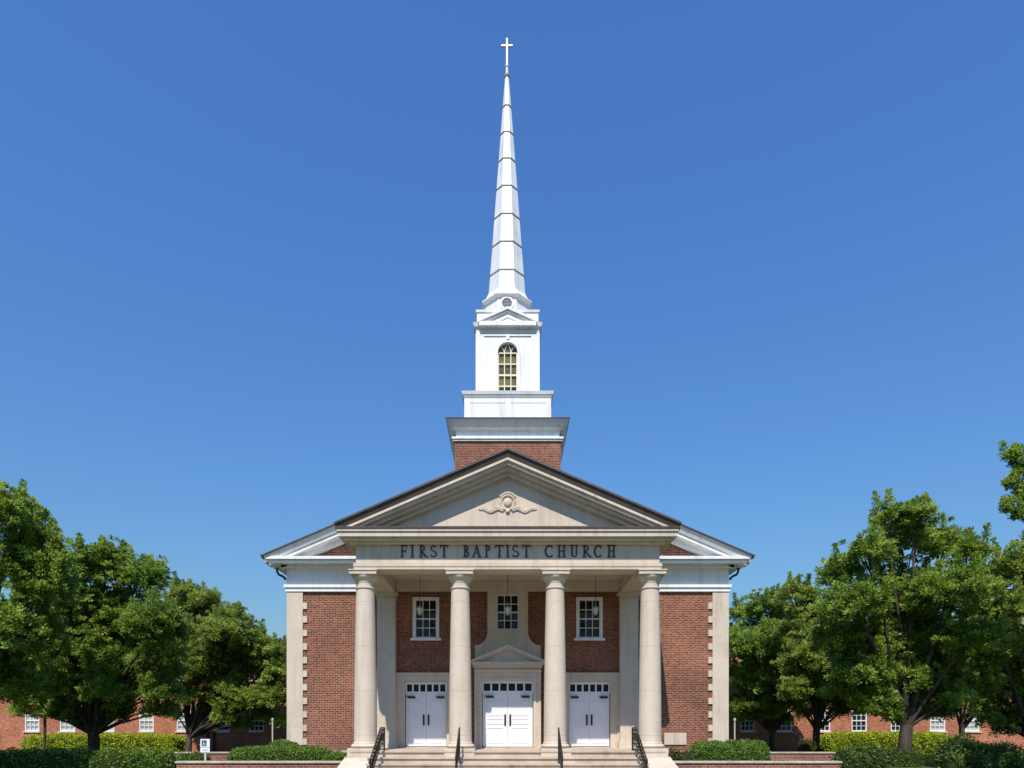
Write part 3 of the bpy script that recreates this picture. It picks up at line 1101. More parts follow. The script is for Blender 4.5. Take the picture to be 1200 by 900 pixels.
bp_.prism([(-0.98, zr(15.80)), (0.98, zr(15.80)), (0, zr(16.22))], yB - 0.10, yB + 0.02)
bp_.chevron(1.14, zr(15.85), zr(16.36), 0.09, yB - 0.22, yB + 0.3)
bp_.chevron(1.06, zr(15.80), zr(16.268), 0.07, yB - 0.16, yB + 0.02)
bp_.chevron(0.50, zr(15.82), zr(16.04), 0.05, yB - 0.13, yB - 0.09)
bp_.build("pediment", M['white'], belfry)

# drum, skirt and spire
R8 = math.pi / 8
CO = 1 / math.cos(R8)
SPX = -0.03
def octo(prof):
    return [(a * CO, z) for a, z in prof]
dr = MB()
dr.lathe(octo([(0.93, zr(16.371)), (0.93, zr(16.44)), (0.88, zr(16.45)), (0.88, zr(17.05))]), SPX, TY, 8, R8)
drum = dr.build("steeple_drum", M['white'], church)
oc = MB()
ocz = zr(16.80)
yD = TY - 0.88
for k in range(20):
    a0, a1 = 2 * math.pi * k / 20, 2 * math.pi * (k + 1) / 20
    oc.prism([(SPX + 0.20 * math.cos(a0), ocz + 0.20 * math.sin(a0)), (SPX + 0.27 * math.cos(a0), ocz + 0.27 * math.sin(a0)),
              (SPX + 0.27 * math.cos(a1), ocz + 0.27 * math.sin(a1)), (SPX + 0.20 * math.cos(a1), ocz + 0.20 * math.sin(a1))], yD - 0.05, yD - 0.001)
oco = oc.build("round_vent", M['white'], drum)
lv = MB()
for k in range(7):
    z = -0.165 + 0.055 * k
    w = math.sqrt(max(0.199 ** 2 - z * z, 0.001))
    lv.prism_x([(yD - 0.035, ocz + z - 0.02), (yD - 0.031, ocz + z - 0.026), (yD - 0.004, ocz + z + 0.018), (yD - 0.008, ocz + z + 0.024)], SPX - w, SPX + w)
lv.lathe([(0.001, 0), (0.199, 0)], 0, 0, 20, closed=False)
lvv = lv.v[-40:]
for i in range(40):
    x, y, z = lvv[i]
    lv.v[len(lv.v) - 40 + i] = (SPX + x, yD - 0.003, ocz + y)
lv.build("louvre", M['louver'], drum)
sk = MB()
sk.lathe(octo([(0.90, zr(17.051)), (0.99, zr(17.12)), (1.0, zr(17.16)), (0.99, zr(17.19)), (0.88, zr(17.28)), (0.80, zr(17.40)), (0.755, zr(17.53))]), SPX, TY, 8, R8)
sk.build("skirt", M['white'], drum)
SA0, SZ0 = 0.735, 17.531
SA1, SZ1 = 0.075, 26.55
sp = MB()
sp.lathe(octo([(SA0, zr(SZ0)), (SA1, zr(SZ1))]), SPX, TY, 8, R8)
spire = sp.build("spire", M['spire'], church)
sd = MB()
for y in (123, 154, 185, 217, 250, 282.5, 315.6):
    zz = (CY - y) * (TY - 0.4) / F
    for _ in range(3):
        a = SA0 + (SA1 - SA0) * (zz - SZ0) / (SZ1 - SZ0)
        zz = (CY - y) * (TY - a) / F
    a = SA0 + (SA1 - SA0) * (zz - SZ0) / (SZ1 - SZ0)
    sd.lathe(octo([(a + 0.002, zr(zz - 0.028)), (a + 0.022, zr(zz - 0.02)), (a + 0.022, zr(zz + 0.02)), (a + 0.002, zr(zz + 0.028))]), SPX, TY, 8, R8)
sd.build("seam", M['seam'], spire)
fn = MB()
fn.lathe([(0.075, zr(26.5)), (0.11, zr(26.54)), (0.12, zr(26.60)), (0.09, zr(26.66)), (0.06, zr(26.68))], SPX, TY, 16)
fn.build("collar", M['seam'], spire, smooth=True)
cr = MB()
cr.lathe([(0.06, zr(26.68)), (0.05, zr(26.95)), (0.075, zr(26.97)), (0.075, zr(27.02)), (0.045, zr(27.04)), (0.04, zr(27.05))], SPX, TY, 12)
cr.box(SPX - 0.034, SPX + 0.034, TY - 0.034, TY + 0.034, zr(27.0), zr(28.12))
cr.box(SPX - 0.23, SPX - 0.035, TY - 0.038, TY + 0.038, zr(27.785), zr(27.85))
cr.box(SPX + 0.035, SPX + 0.23, TY - 0.038, TY + 0.038, zr(27.785), zr(27.85))
cr.build("cross", M['spire'], spire)

# ------------------------------------------------------------------ hand rails
def handrail(x, y_top, level, y_bot, label, group):
    """iron rail down the steps: newel, sloped top and bottom rails, scrolled lattice"""
    def nose(y):
        return FL - max(0, (YF - y)) / T * R
    root = empty("handrail", (x, y_top, nose(y_top)))
    tag(root, label, "handrail", group)
    def rail_z(y, h):
        return (FL if y > level else nose(y) + (FL - nose(level))) + h
    H = 0.68
    n = MB()
    base = FL if y_top > YF else nose(y_top) - 0.10
    n.box(x - 0.022, x + 0.022, y_top - 0.022, y_top + 0.022, base, rail_z(y_top, H) - 0.01)
    n.build("post", M['iron'], root)
    n2 = MB()
    n2.box(x - 0.022, x + 0.022, y_bot - 0.022, y_bot + 0.022, 0.0, rail_z(y_bot, H) - 0.01)
    n2.build("post", M['iron'], root)
    top = MB()
    pts = [(x, y_top + 0.06, rail_z(y_top, H) - 0.05), (x, y_top + 0.05, rail_z(y_top, H))]
    if level < y_top: pts.append((x, level + 0.05, rail_z(y_top, H)))
    pts += [(x, level - 0.1, rail_z(level - 0.1, H)), (x, y_bot - 0.02, rail_z(y_bot, H)), (x, y_bot - 0.12, rail_z(y_bot, H) - 0.06), (x, y_bot - 0.10, rail_z(y_bot, H) - 0.13)]
    top.tube(pts, 0.019, 8)
    top.build("top_rail", M['iron'], root)
    lo = MB()
    pts = [(x, y_top, rail_z(y_top, 0.14)), (x, level - 0.02, rail_z(level - 0.02, 0.14)), (x, y_bot, rail_z(y_bot, 0.14))]
    lo.tube(pts, 0.013, 6)
    nb = max(4, int((y_top - y_bot) / 0.15))
    for k in range(nb):
        y = y_top - (k + 0.5) * (y_top - y_bot) / nb
        a, b = rail_z(y, 0.14), rail_z(y, H)
        lo.tube([(x, y, a), (x, y, b)], 0.009, 5)
        pts = []
        c, r = (a + b) / 2, 0.072
        for q in range(19):
            t = q / 18 * 2 * math.pi
            pts.append((x + 0.012, y + r * math.sin(2 * t), c + 0.22 * math.cos(t)))
        lo.tube(pts, 0.010, 5)
        lo.ball((x, y, c), 0.03, 1, 1, 1.6, 8, 6)
    lo.build("lattice", M['iron'], root)
    return root
HG = "iron handrails on the church steps"
handrail(-3.68, 20.35, 19.75, 18.3, "scrolled iron handrail beside the cheek wall under the leftmost column", HG)
handrail(-1.385, 19.55, 19.55, 18.3, "scrolled iron handrail in front of the second column from the left", HG)
handrail(1.46, 19.55, 19.55, 18.3, "scrolled iron handrail in front of the third column from the left", HG)
handrail(3.72, 20.35, 19.75, 18.3, "scrolled iron handrail beside the cheek wall under the rightmost column", HG)

# ------------------------------------------------------------------ lanterns in the portico
def lantern(x, label):
    y = 22.05
    zc = zr(3.89)
    root = empty("pendant_lantern", (x, y, zr(5.15)))
    tag(root, label, "lantern", "lanterns hanging in the portico")
    r = MB()
    r.tube([(x, y, zc + 0.26), (x, y, zr(5.149))], 0.008, 6)
    r.lathe([(0.06, zr(5.12)), (0.06, zr(5.149))], x, y, 12)
    r.build("rod", M['iron'], root)
    g = MB()
    g.lathe([(0.055, zc - 0.14), (0.095, zc + 0.06)], x, y, 6)
    g.build("glass", M['lantern_glass'], root)
    f = MB()
    for k in range(6):
        a = 2 * math.pi * k / 6
        f.tube([(x + 0.057 * math.cos(a), y + 0.057 * math.sin(a), zc - 0.145), (x + 0.099 * math.cos(a), y + 0.099 * math.sin(a), zc + 0.065)], 0.005, 5)
    f.lathe([(0.098, zc + 0.061), (0.10, zc + 0.075), (0.05, zc + 0.12), (0.015, zc + 0.15), (0.008, zc + 0.27)], x, y, 6)
    f.lathe([(0.01, zc - 0.18), (0.025, zc - 0.16), (0.052, zc - 0.141)], x, y, 6)
    f.build("lantern_frame", M['louver'], root)
lantern(-2.84, "small hanging lantern in front of the window above the left door")
lantern(0.0, "small hanging lantern in front of the window over the central pediment")
lantern(2.84, "small hanging lantern in front of the window above the right door")

# ------------------------------------------------------------------ low brick walls of the planting beds
def low_wall(runs, label):
    """runs: list of (x0, x1, y0, y1); brick with a stone coping 0.5 m up"""
    x0, x1, y0, y1 = runs[0]
    root = empty("garden_wall", ((x0 + x1) / 2, y0, 0))
    tag(root, label, "garden wall", "low brick garden walls")
    b, c = MB(), MB()
    for x0, x1, y0, y1 in runs:
        b.box(x0, x1, y0, y1, 0, 0.50)
        c.box(x0 - 0.04, x1 + 0.04, y0 - 0.04, y1 + 0.04, 0.501, 0.565)
    b.build("brickwork", M['brick_garden'], root)
    c.build("coping", M['stone_cap'], root, bevel=0.012)
low_wall([(-9.80, -4.95, 20.2, 20.45)], "low brick wall with pale coping round the planting bed left of the portico")
low_wall([(4.95, 9.85, 20.2, 20.45)], "low brick wall with pale coping round the planting bed right of the portico")
low_wall([(-16.0, -8.0, 28.8, 29.05)], "low brick wall behind the white parking sign")
low_wall([(8.0, 14.2, 28.8, 29.05)], "low brick wall behind the rounded hedge right of the church")
bed = MB()
bed.box(-9.2, -4.8, 20.46, WY - 0.07, 0.002, 0.36)
bed.box(4.8, 9.3, 20.46, WY - 0.07, 0.002, 0.36)
tag(bed.build("soil", M['mulch']), kind="structure")

# ------------------------------------------------------------------ sign and posts
sx, sy = at(240.5, 0, 24).x, 24.0
sg = empty("parking_sign", (sx, sy, 0))
tag(sg, "small white accessible parking sign on a pale post beside the left hedge", "sign")
b = MB()
b.box(sx - 0.035, sx + 0.035, sy, sy + 0.04, 0, 0.72)
b.build("post", M['post'], sg)
b = MB()
z0, z1 = E - 26 * 24 / F + 0.02, E - 10 * 24 / F
b.box(sx - 0.165, sx + 0.165, sy - 0.012, sy - 0.001, z0, z0 + 0.155)
b.box(sx - 0.165, sx + 0.165, sy - 0.012, sy - 0.001, z0 + 0.165, z1)
pl = b.build("plate", M['sign'], sg)
b = MB()
bx, bz = sx - 0.02, z0 + 0.31
b.box(bx - 0.095, bx + 0.075, sy - 0.016, sy - 0.0125, bz - 0.105, bz + 0.105)
for k in range(4):
    b.box(sx - 0.08 + 0.045 * k, sx - 0.048 + 0.045 * k, sy - 0.016, sy - 0.0125, z0 + 0.06, z0 + 0.085)
b.build("symbol_panel", M['sign_blue'], pl)
b = MB()
b.lathe([(0.013, 0), (0.013, 0.001)], 0, 0, 12)
for i, v in enumerate(b.v): b.v[i] = (bx - 0.02 + v[0], sy - 0.018 - v[2], bz + 0.075 + v[1])
for k in range(12):
    a0, a1 = math.radians(120 + 22 * k), math.radians(120 + 22 * (k + 1))
    r0, r1 = 0.034, 0.048
    cxx, czz = bx - 0.012, bz - 0.035
    b.prism([(cxx + r0 * math.cos(a0), czz + r0 * math.sin(a0)), (cxx + r1 * math.cos(a0), czz + r1 * math.sin(a0)),
             (cxx + r1 * math.cos(a1), czz + r1 * math.sin(a1)), (cxx + r0 * math.cos(a1), czz + r0 * math.sin(a1))], sy - 0.019, sy - 0.0165)
b.box(bx - 0.028, bx - 0.012, sy - 0.0195, sy - 0.0165, bz - 0.02, bz + 0.055)
b.box(bx - 0.012, bx + 0.03, sy - 0.0193, sy - 0.0165, bz - 0.022, bz - 0.008)
b.box(bx + 0.018, bx + 0.032, sy - 0.0191, sy - 0.0165, bz - 0.075, bz - 0.0225)
b.build("wheelchair_symbol", M['sign'], pl)

def slim_post(px, d, top_px, label):
    x = (px - CX) * d / F
    zt_ = E + (CY - top_px) * d / F
    root = empty("garden_post", (x, d, 0))
    tag(root, label, "post")
    b = MB()
    b.lathe([(0.035, 0), (0.035, zt_ - 0.12)], x, d, 12)
    b.build("shaft", M['post'], root, smooth=True)
    b = MB()
    b.lathe([(0.036, zt_ - 0.119), (0.06, zt_ - 0.10), (0.06, zt_ - 0.02), (0.03, zt_ + 0.01), (0.01, zt_ + 0.02)], x, d, 12)
    b.build("cap", M['post'], root, smooth=True)
slim_post(319.5, 31, 842, "slim pale post in the shade by the left corner of the church")
slim_post(861, 31, 842, "slim pale post in the shade by the right corner of the church")

# ------------------------------------------------------------------ brick buildings at the back
def back_building(x0, x1, yf, win_px, lit, label, name="brick_building"):
    root = empty(name, ((x0 + x1) / 2, yf, 0))
    tag(root, label, "building")
    H = E + (CY - 752) * yf / F
    w = MB()
    wz = (E - 1.0 * yf / F, E + 24 * yf / F)
    wz2 = (wz[0] + 3.4, wz[1] + 3.4)
    holes, wins = [], []
    for (a, b_, bl) in win_px:
        xa, xb = (a - CX) * yf / F, (b_ - CX) * yf / F
        for z in (wz, wz2):
            holes.append((xa, xb, *z))
            wins.append((xa, xb, *z, bl))
    w.wall(x0, x1, 0, H, yf, yf + 0.3, holes)
    w.box(x0, x0 + 0.3, yf + 0.3, yf + 11, 0, H)
    w.box(x1 - 0.3, x1, yf + 0.3, yf + 11, 0, H)
    w.box(x0 + 0.3, x1 - 0.3, yf + 10.7, yf + 11, 0, H)
    w.build("wall", M['brick_far'], root)
    r = MB()
    o = 0.5
    r.add([(x0 - o, yf - o, H + 0.12), (x1 + o, yf - o, H + 0.12), (x1 + o, yf + 11 + o, H + 0.12), (x0 - o, yf + 11 + o, H + 0.12),
           (x0 + 5, yf + 5.5, H + 0.62), (x1 - 5, yf + 5.5, H + 0.62),
           (x0 - o, yf - o, H + 0.01), (x1 + o, yf - o, H + 0.01), (x1 + o, yf + 11 + o, H + 0.01), (x0 - o, yf + 11 + o, H + 0.01)],
          [(0, 1, 5, 4), (1, 2, 5), (2, 3, 4, 5), (3, 0, 4), (6, 7, 1, 0), (7, 8, 2, 1), (8, 9, 3, 2), (9, 6, 0, 3), (6, 9, 8, 7)])
    r.build("roof", M['shingle'], root)
    for (xa, xb, z0, z1, bl) in wins:
        f = MB()
        t = 0.07
        f.box(xa, xa + t, yf + 0.02, yf + 0.12, z0, z1)
        f.box(xb - t, xb, yf + 0.02, yf + 0.12, z0, z1)
        f.box(xa + t, xb - t, yf + 0.02, yf + 0.12, z0, z0 + t)
        f.box(xa + t, xb - t, yf + 0.02, yf + 0.12, z1 - t, z1)
        zm = (z0 + z1) / 2
        f.box(xa + t, xb - t, yf + 0.04, yf + 0.11, zm - 0.035, zm + 0.035)
        for k in (1, 2):
            x = xa + t + (xb - xa - 2 * t) * k / 3
            f.box(x - 0.015, x + 0.015, yf + 0.05, yf + 0.10, z0 + t, z1 - t)
        for zz in ((z0 + zm) / 2, (z1 + zm) / 2):
            f.box(xa + t, xb - t, yf + 0.052, yf + 0.098, zz - 0.015, zz + 0.015)
        wo_ = f.build("window", M['white'], root)
        g = MB()
        g.box(xa + t, xb - t, yf + 0.115, yf + 0.12, z0 + t, z1 - t)
        g.build("pane", M['blind'] if bl else M['glass'], wo_)
        s = MB()
        s.box(xa - 0.08, xb + 0.08, yf - 0.08, yf + 0.015, z0 - 0.09, z0 - 0.001)
        s.build("sill", M['stone'], wo_)
    return root
back_building((-120 - CX) * 46 / F, (338 - CX) * 46 / F, 46.0,
              [(-62, -44, 1), (-20, -2, 0), (29, 46, 1), (70, 88, 1), (117, 134, 1), (163, 180, 1), (207, 224, 1), (252, 269, 0), (292, 309, 0)], 1,
              "long two storey red brick building behind the trees left of the church")
back_building((848 - CX) * 46 / F, (1330 - CX) * 46 / F, 46.0,
              [(868, 884, 0), (910, 928, 0), (957, 973, 0), (998, 1016, 0), (1044, 1061, 0), (1090, 1108, 1), (1131, 1148, 1), (1172, 1189, 0), (1215, 1232, 0), (1258, 1275, 1)], 1,
              "long two storey red brick building behind the trees right of the church")
# downpipes on the left building
for px in (241.5, 248.5):
    b = MB()
    x = (px - CX) * 45.85 / F
    b.box(x - 0.09, x + 0.09, 45.8, 45.98, 0.1, 7.2)
    o = b.build("downpipe", plain("rusty_pipe", (0.30, 0.11, 0.06), 0.7, c2=(0.2, 0.07, 0.04), scale=4))
    bld = [k for k in bpy.data.objects if k.name == "brick_building"][0]
    attach(o, bld)


# ------------------------------------------------------------------ foliage
def leaf_mesh(name, pos, axis, nrm, length, width, tint, mat, parent=None):
    """many four-cornered leaves: pos base, axis leaf direction, nrm leaf normal"""
    n = len(pos)
    axis = axis / np.linalg.norm(axis, axis=1, keepdims=True)
    side = np.cross(axis, nrm)
    side /= np.linalg.norm(side, axis=1, keepdims=True) + 1e-9
    up = np.cross(side, axis)
    L = length[:, None]
    W = width[:, None]
    v = np.empty((n, 4, 3), np.float32)
    v[:, 0] = pos
    v[:, 1] = pos + axis * L * 0.48 + side * W * 0.5 - up * W * 0.12
    v[:, 2] = pos + axis * L - up * L * 0.10
    v[:, 3] = pos + axis * L * 0.48 - side * W * 0.5 - up * W * 0.12
    me = bpy.data.meshes.new(name)
    me.vertices.add(4 * n)
    me.vertices.foreach_set('co', v.reshape(-1))
    me.loops.add(4 * n)
    me.loops.foreach_set('vertex_index', np.arange(4 * n, dtype=np.int32))
    me.polygons.add(n)
    me.polygons.foreach_set('loop_start', np.arange(0, 4 * n, 4, dtype=np.int32))
    me.polygons.foreach_set('loop_total', np.full(n, 4, np.int32))
    a = me.attributes.new("tint", 'FLOAT', 'POINT')
    a.data.foreach_set('value', np.repeat(np.clip(tint, 0, 1).astype(np.float32), 4))
    me.materials.append(mat)
    me.update(calc_edges=True)
    me.validate()
    o = bpy.data.objects.new(name, me)
    col.objects.link(o)
    return attach(o, parent)


def rand_dirs(n):
    d = RNG.normal(size=(n, 3))
    return d / np.linalg.norm(d, axis=1, keepdims=True)


def tufts_to_leaves(cent, out, rad, per, llen, tint_t):
    """cent, out: tuft centres and outward directions -> leaf arrays"""
    m = len(cent)
    c = np.repeat(cent, per, axis=0)
    o = np.repeat(out, per, axis=0)
    r = np.repeat(rad, per)
    n = m * per
    off = rand_dirs(n) * (RNG.random(n) ** 0.5)[:, None] * r[:, None]
    off[:, 2] *= 0.75
    pos = c + off
    axis = off / (r[:, None] + 1e-6) * 0.9 + o * 0.55 + rand_dirs(n) * 0.45 + np.array([0, 0, 0.10])
    nrm = o * 0.6 + rand_dirs(n) * 0.5 + np.array([0, -0.25, 0.55])
    ln = llen * (0.65 + 0.7 * RNG.random(n))
    wd = ln * (0.42 + 0.2 * RNG.random(n))
    tint = np.repeat(tint_t, per) + RNG.normal(0, 0.16, n)
    return pos, axis, nrm, ln, wd, tint


def tree(name, trunk_px, d, base_px, lobes, mat, label, trunk_w=0.22, cat="tree", dens=1.0, leaf=0.115, group="broadleaf trees beside the church",
         fork=None, tuft=1.0, depth=1.0, lean=0.0, per=50):
    """lobes: (px, py, r_px[, depth offset]) -> ellipsoids of leaf tufts at real distance d"""
    bx = (trunk_px - CX) * d / F
    root = empty(name, (bx, d, 0))
    tag(root, label, cat, group)
    C, O, RA, TI = [], [], [], []
    cents = []
    for i, lb in enumerate(lobes):
        if lb[2] > 12: lb = (lb[0], lb[1] + (9 if lb[1] < 760 else 2), lb[2] * 0.9) + tuple(lb[3:])
        dy = lb[3] if len(lb) > 3 else RNG.uniform(-1.25, 0.6) * min(2.0, lb[2] * d / F * 1.5) * depth
        p = at(lb[0], lb[1], d + dy)
        r = lb[2] * (d + dy) / F
        c = np.array([p.x, d + dy, p.z])
        cents.append((c, r))
        nt_ = int(dens * 115 * r ** 2) + 8
        dirs = rand_dirs(nt_)
        dirs[:, 2] = np.where(dirs[:, 2] < -0.35, -dirs[:, 2] * 0.6, dirs[:, 2])
        dirs /= np.linalg.norm(dirs, axis=1, keepdims=True)
        rr = r * (0.35 + 0.68 * RNG.random(nt_) ** 0.6)
        pos = c + dirs * rr[:, None] * np.array([1, 1, 0.88])
        C.append(pos)
        O.append(dirs * 0.8 + np.array([0, 0, 0.35]))
        RA.append(np.clip(0.13 + 0.13 * RNG.random(nt_), 0, r * 0.8) * tuft * (d / 32) ** 0.5)
        TI.append(np.clip(0.44 + RNG.normal(0, 0.30, nt_) + RNG.normal(0, 0.07), 0.05, 0.95))
        # upright leading shoots that make the top edge spiky
        for q in range(int(2 + r * 2.2)):
            a = RNG.uniform(0, 2 * math.pi)
            rad_ = r * math.sqrt(RNG.random()) * 0.9
            b0 = c + np.array([rad_ * math.cos(a), rad_ * math.sin(a), math.sqrt(max(r * r - rad_ * rad_, 0.01)) * 0.85])
            hgt = RNG.uniform(0.3, 0.85) * min(1.0, 0.5 + r * 0.4)
            tilt = np.array([math.cos(a), math.sin(a), 0]) * 0.35 * rad_ / r
            k5 = np.arange(5) / 4.0
            C.append(b0 + (np.array([0, 0, 1.0]) + tilt)[None, :] * (hgt * k5)[:, None])
            O.append(np.tile(np.array([[0, 0, 0.9]]), (5, 1)))
            RA.append(0.20 - 0.11 * k5)
            TI.append(np.full(5, 0.5 + RNG.normal(0, 0.15)))
        # stray shoots that break the outline
        ns = max(5, int(nt_ * 0.20))
        dirs = rand_dirs(ns)
        dirs[:, 2] = np.abs(dirs[:, 2])
        pos = c + dirs * (r * (0.95 + 0.40 * RNG.random(ns) ** 1.5))[:, None]
        C.append(pos)
        O.append(dirs * 0.5 + np.array([0, 0, 0.8]))
        RA.append(0.09 + 0.10 * RNG.random(ns))
        TI.append(np.clip(0.5 + RNG.normal(0, 0.15, ns), 0.1, 0.95))
    C, O, RA, TI = np.concatenate(C), np.concatenate(O), np.concatenate(RA), np.concatenate(TI)
    leaves = tufts_to_leaves(C, O, RA, per, leaf, TI)
    # trunk and limbs
    tm = MB()
    cz = min(c[2] - r for c, r in cents)
    fz = fork if fork else max(1.2, cz * 0.9)
    pts, rad = [], []
    for k in range(7):
        t = k / 6
        pts.append((bx + lean * t + 0.05 * math.sin(3 * t + bx), d + 0.05 * math.sin(2.3 * t + d), fz * t - 0.05))
        rad.append(trunk_w * (1.28 - 0.28 * min(1, t * 4)) * (1 - 0.12 * t) if t > 0 else trunk_w * 1.55)
    tm.tube(pts, rad, 12)
    top = Vector(pts[-1])
    for c, r in cents:
        e = Vector(c)
        m1 = top.lerp(e, 0.35) + Vector((0.1 * math.sin(c[0] * 3), 0.1 * math.cos(c[1] * 5), 0.25 * (e - top).length * 0.12))
        m2 = top.lerp(e, 0.7) + Vector((0.12 * math.cos(c[2] * 3), 0, 0.15))
        w = min(trunk_w * 0.55, 0.05 + 0.05 * r)
        tm.tube([top - Vector((0, 0, 0.15)), m1, m2, e], [w, w * 0.75, w * 0.5, w * 0.22], 7)
        for q in range(4):
            dd = Vector(rand_dirs(1)[0])
            dd.z = abs(dd.z) * 0.7
            tm.tube([m2.lerp(e, q / 4), e + dd * r * 0.45, e + dd * r * 0.85 + Vector((0, 0, 0.1))], [w * 0.3, w * 0.18, w * 0.06], 5)
    tm.build("trunk", M['bark'], root, smooth=True)
    leaf_mesh("crown", *leaves, mat, root)
    return root


def hedge(name, boxes, mat, label, group, leaf=0.055, dens=420, cat="hedge", rough=0.04, round_=3.0):
    """boxes: (cx, cy, z0, hx, hy, h) superellipsoid mounds; one thing"""
    cx, cy = boxes[0][0], boxes[0][1]
    root = empty(name, (cx, cy, boxes[0][2]))
    tag(root, label, cat, group)
    core = MB()
    P, N, T_ = [], [], []
    for (cx, cy, z0, hx, hy, h) in boxes:
        # core mound
        n0 = len(core.v)
        seg, rings = 28, 10
        def surf(a, b, k=1.0):
            ca, sa = math.cos(a), math.sin(a)
            e = 2.0 / round_
            f = lambda v, p: math.copysign(abs(v) ** p, v)
            x = hx * f(math.cos(b), e) * f(ca, e)
            y = hy * f(math.cos(b), e) * f(sa, e)
            z = h * f(math.sin(b), e)
            return cx + x * k, cy + y * k, z0 + z * k
        for i in range(rings + 1):
            b = math.pi / 2 * i / rings
            for k in range(seg):
                core.v.append(surf(2 * math.pi * k / seg, b, 0.93))
        for i in range(rings):
            for k in range(seg):
                a, b = n0 + i * seg + k, n0 + i * seg + (k + 1) % seg
                core.f.append((a, b, b + seg, a + seg))
        area = 2 * (hx + hy) * 2 * h * 0.8 + 4 * hx * hy
        n = int(area * dens)
        # sample on the box hull by direction, weighted towards even cover
        u = RNG.random((n, 3)) * 2 - 1
        face = RNG.random(n)
        a_top = 4 * hx * hy
        a_x = 2 * (2 * hy * h)
        a_y = 2 * (2 * hx * h)
        tot = a_top + a_x + a_y
        pt = face < a_top / tot
        pxm = (~pt) & (face < (a_top + a_x) / tot)
        pym = ~(pt | pxm)
        u[:, 2] = (u[:, 2] + 1) / 2
        u[pt, 2] = 1
        u[pxm, 0] = np.sign(u[pxm, 0])
        u[pym, 1] = np.sign(u[pym, 1])
        q = (np.abs(u) ** round_).sum(1) ** (1.0 / round_)
        s = u / q[:, None]
        nr = np.sign(s) * np.abs(s) ** (round_ - 1) / np.array([hx, hy, h])
        nr /= np.linalg.norm(nr, axis=1, keepdims=True) + 1e-9
        w = s * np.array([hx, hy, h]) + np.array([cx, cy, z0])
        lump = (np.sin(w[:, 0] * 5.1 + w[:, 2] * 3) * np.sin(w[:, 1] * 4.3 + w[:, 0] * 2.1) + np.sin(w[:, 0] * 11 + w[:, 2] * 9) * 0.5) * rough
        w = w + nr * (lump + RNG.normal(0, rough * 0.6, n))[:, None]
        P.append(w)
        N.append(nr)
        T_.append(0.45 + RNG.normal(0, 0.2, n) + lump / max(rough, 1e-3) * 0.06)
    core.build("hedge_core", M['twig'], root, smooth=True)
    P, N, T_ = np.concatenate(P), np.concatenate(N), np.concatenate(T_)
    n = len(P)
    axis = N * 0.6 + rand_dirs(n) * 0.8 + np.array([0, 0, 0.3])
    nrm = N * 0.9 + rand_dirs(n) * 0.6
    ln = leaf * (0.7 + 0.7 * RNG.random(n))
    leaf_mesh("foliage", P - N * leaf * 0.4, axis, nrm, ln, ln * 0.55, T_, mat, root)
    return root


# --- trees left
tree("broadleaf_tree", -38, 25, 890,
     [(-12, 598, 40), (22, 602, 32), (48, 628, 24), (0, 655, 52), (36, 668, 38), (-20, 740, 60), (12, 742, 40), (-15, 810, 50), (16, 800, 34), (-75, 640, 60), (-90, 730, 70), (-70, 800, 50), (62, 650, 22), (56, 690, 34), (40, 740, 36)],
     M['leaf_a'], "dark leafy tree cut off by the left edge of the photo", 0.30)
tree("broadleaf_tree", 108, 32, 888,
     [(127, 648, 24), (112, 668, 34), (158, 676, 32), (72, 702, 38), (105, 715, 48), (150, 725, 46), (180, 725, 34), (196, 762, 26), (48, 755, 36), (90, 775, 46), (142, 782, 44), (186, 785, 28), (58, 808, 28), (120, 812, 26), (165, 812, 22), (30, 790, 24), (38, 815, 22), (78, 826, 16), (142, 824, 18), (190, 812, 24), (16, 812, 18), (84, 842, 9), (96, 846, 7), (66, 838, 10), (138, 842, 9), (146, 836, 8), (176, 834, 9), (196, 836, 10), (44, 838, 9), (22, 834, 9), (118, 790, 34, 1.0), (80, 802, 30, 0.9), (152, 804, 26, 0.9), (96, 750, 40, 1.2), (150, 760, 36, 1.2), (186, 808, 24, 0.5), (62, 672, 32), (90, 656, 28), (48, 700, 32), (175, 668, 24), (200, 730, 24)],
     M['leaf_a'], "rounded green tree with a thick dark trunk behind the lime hedge on the left", 0.27)
tree("broadleaf_tree", 221, 41.5, 884,
     [(214, 704, 20), (240, 712, 22), (222, 742, 34), (262, 736, 28), (290, 752, 26), (314, 772, 22), (250, 775, 38), (292, 790, 32), (322, 796, 16), (212, 790, 28), (234, 818, 22), (280, 822, 20), (306, 818, 16), (205, 760, 24), (252, 830, 18), (292, 828, 22), (320, 820, 18), (328, 790, 18, -1), (333, 815, 16, -1), (326, 765, 12, -1), (270, 805, 26), (308, 838, 18), (262, 842, 12), (204, 838, 8), (238, 846, 8), (284, 852, 10), (326, 848, 10), (246, 795, 28, 0.8), (272, 826, 22, 0.6), (228, 786, 26, 0.8), (262, 770, 28, 1.0), (300, 780, 26, 0.8), (238, 760, 26, 1.0), (322, 780, 20, 0.6), (214, 688, 16), (240, 697, 18), (268, 718, 20), (292, 738, 20), (312, 752, 16)],
     M['leaf_b'], "smaller light green tree just behind the white parking sign", 0.19)
tree("young_tree", 51, 38, 880,
     [(50, 802, 18), (30, 812, 17), (70, 808, 15), (42, 790, 16), (88, 800, 16)],
     M['leaf_b'], "young tree with a slender trunk at the left end of the lime hedge", 0.08, leaf=0.11)
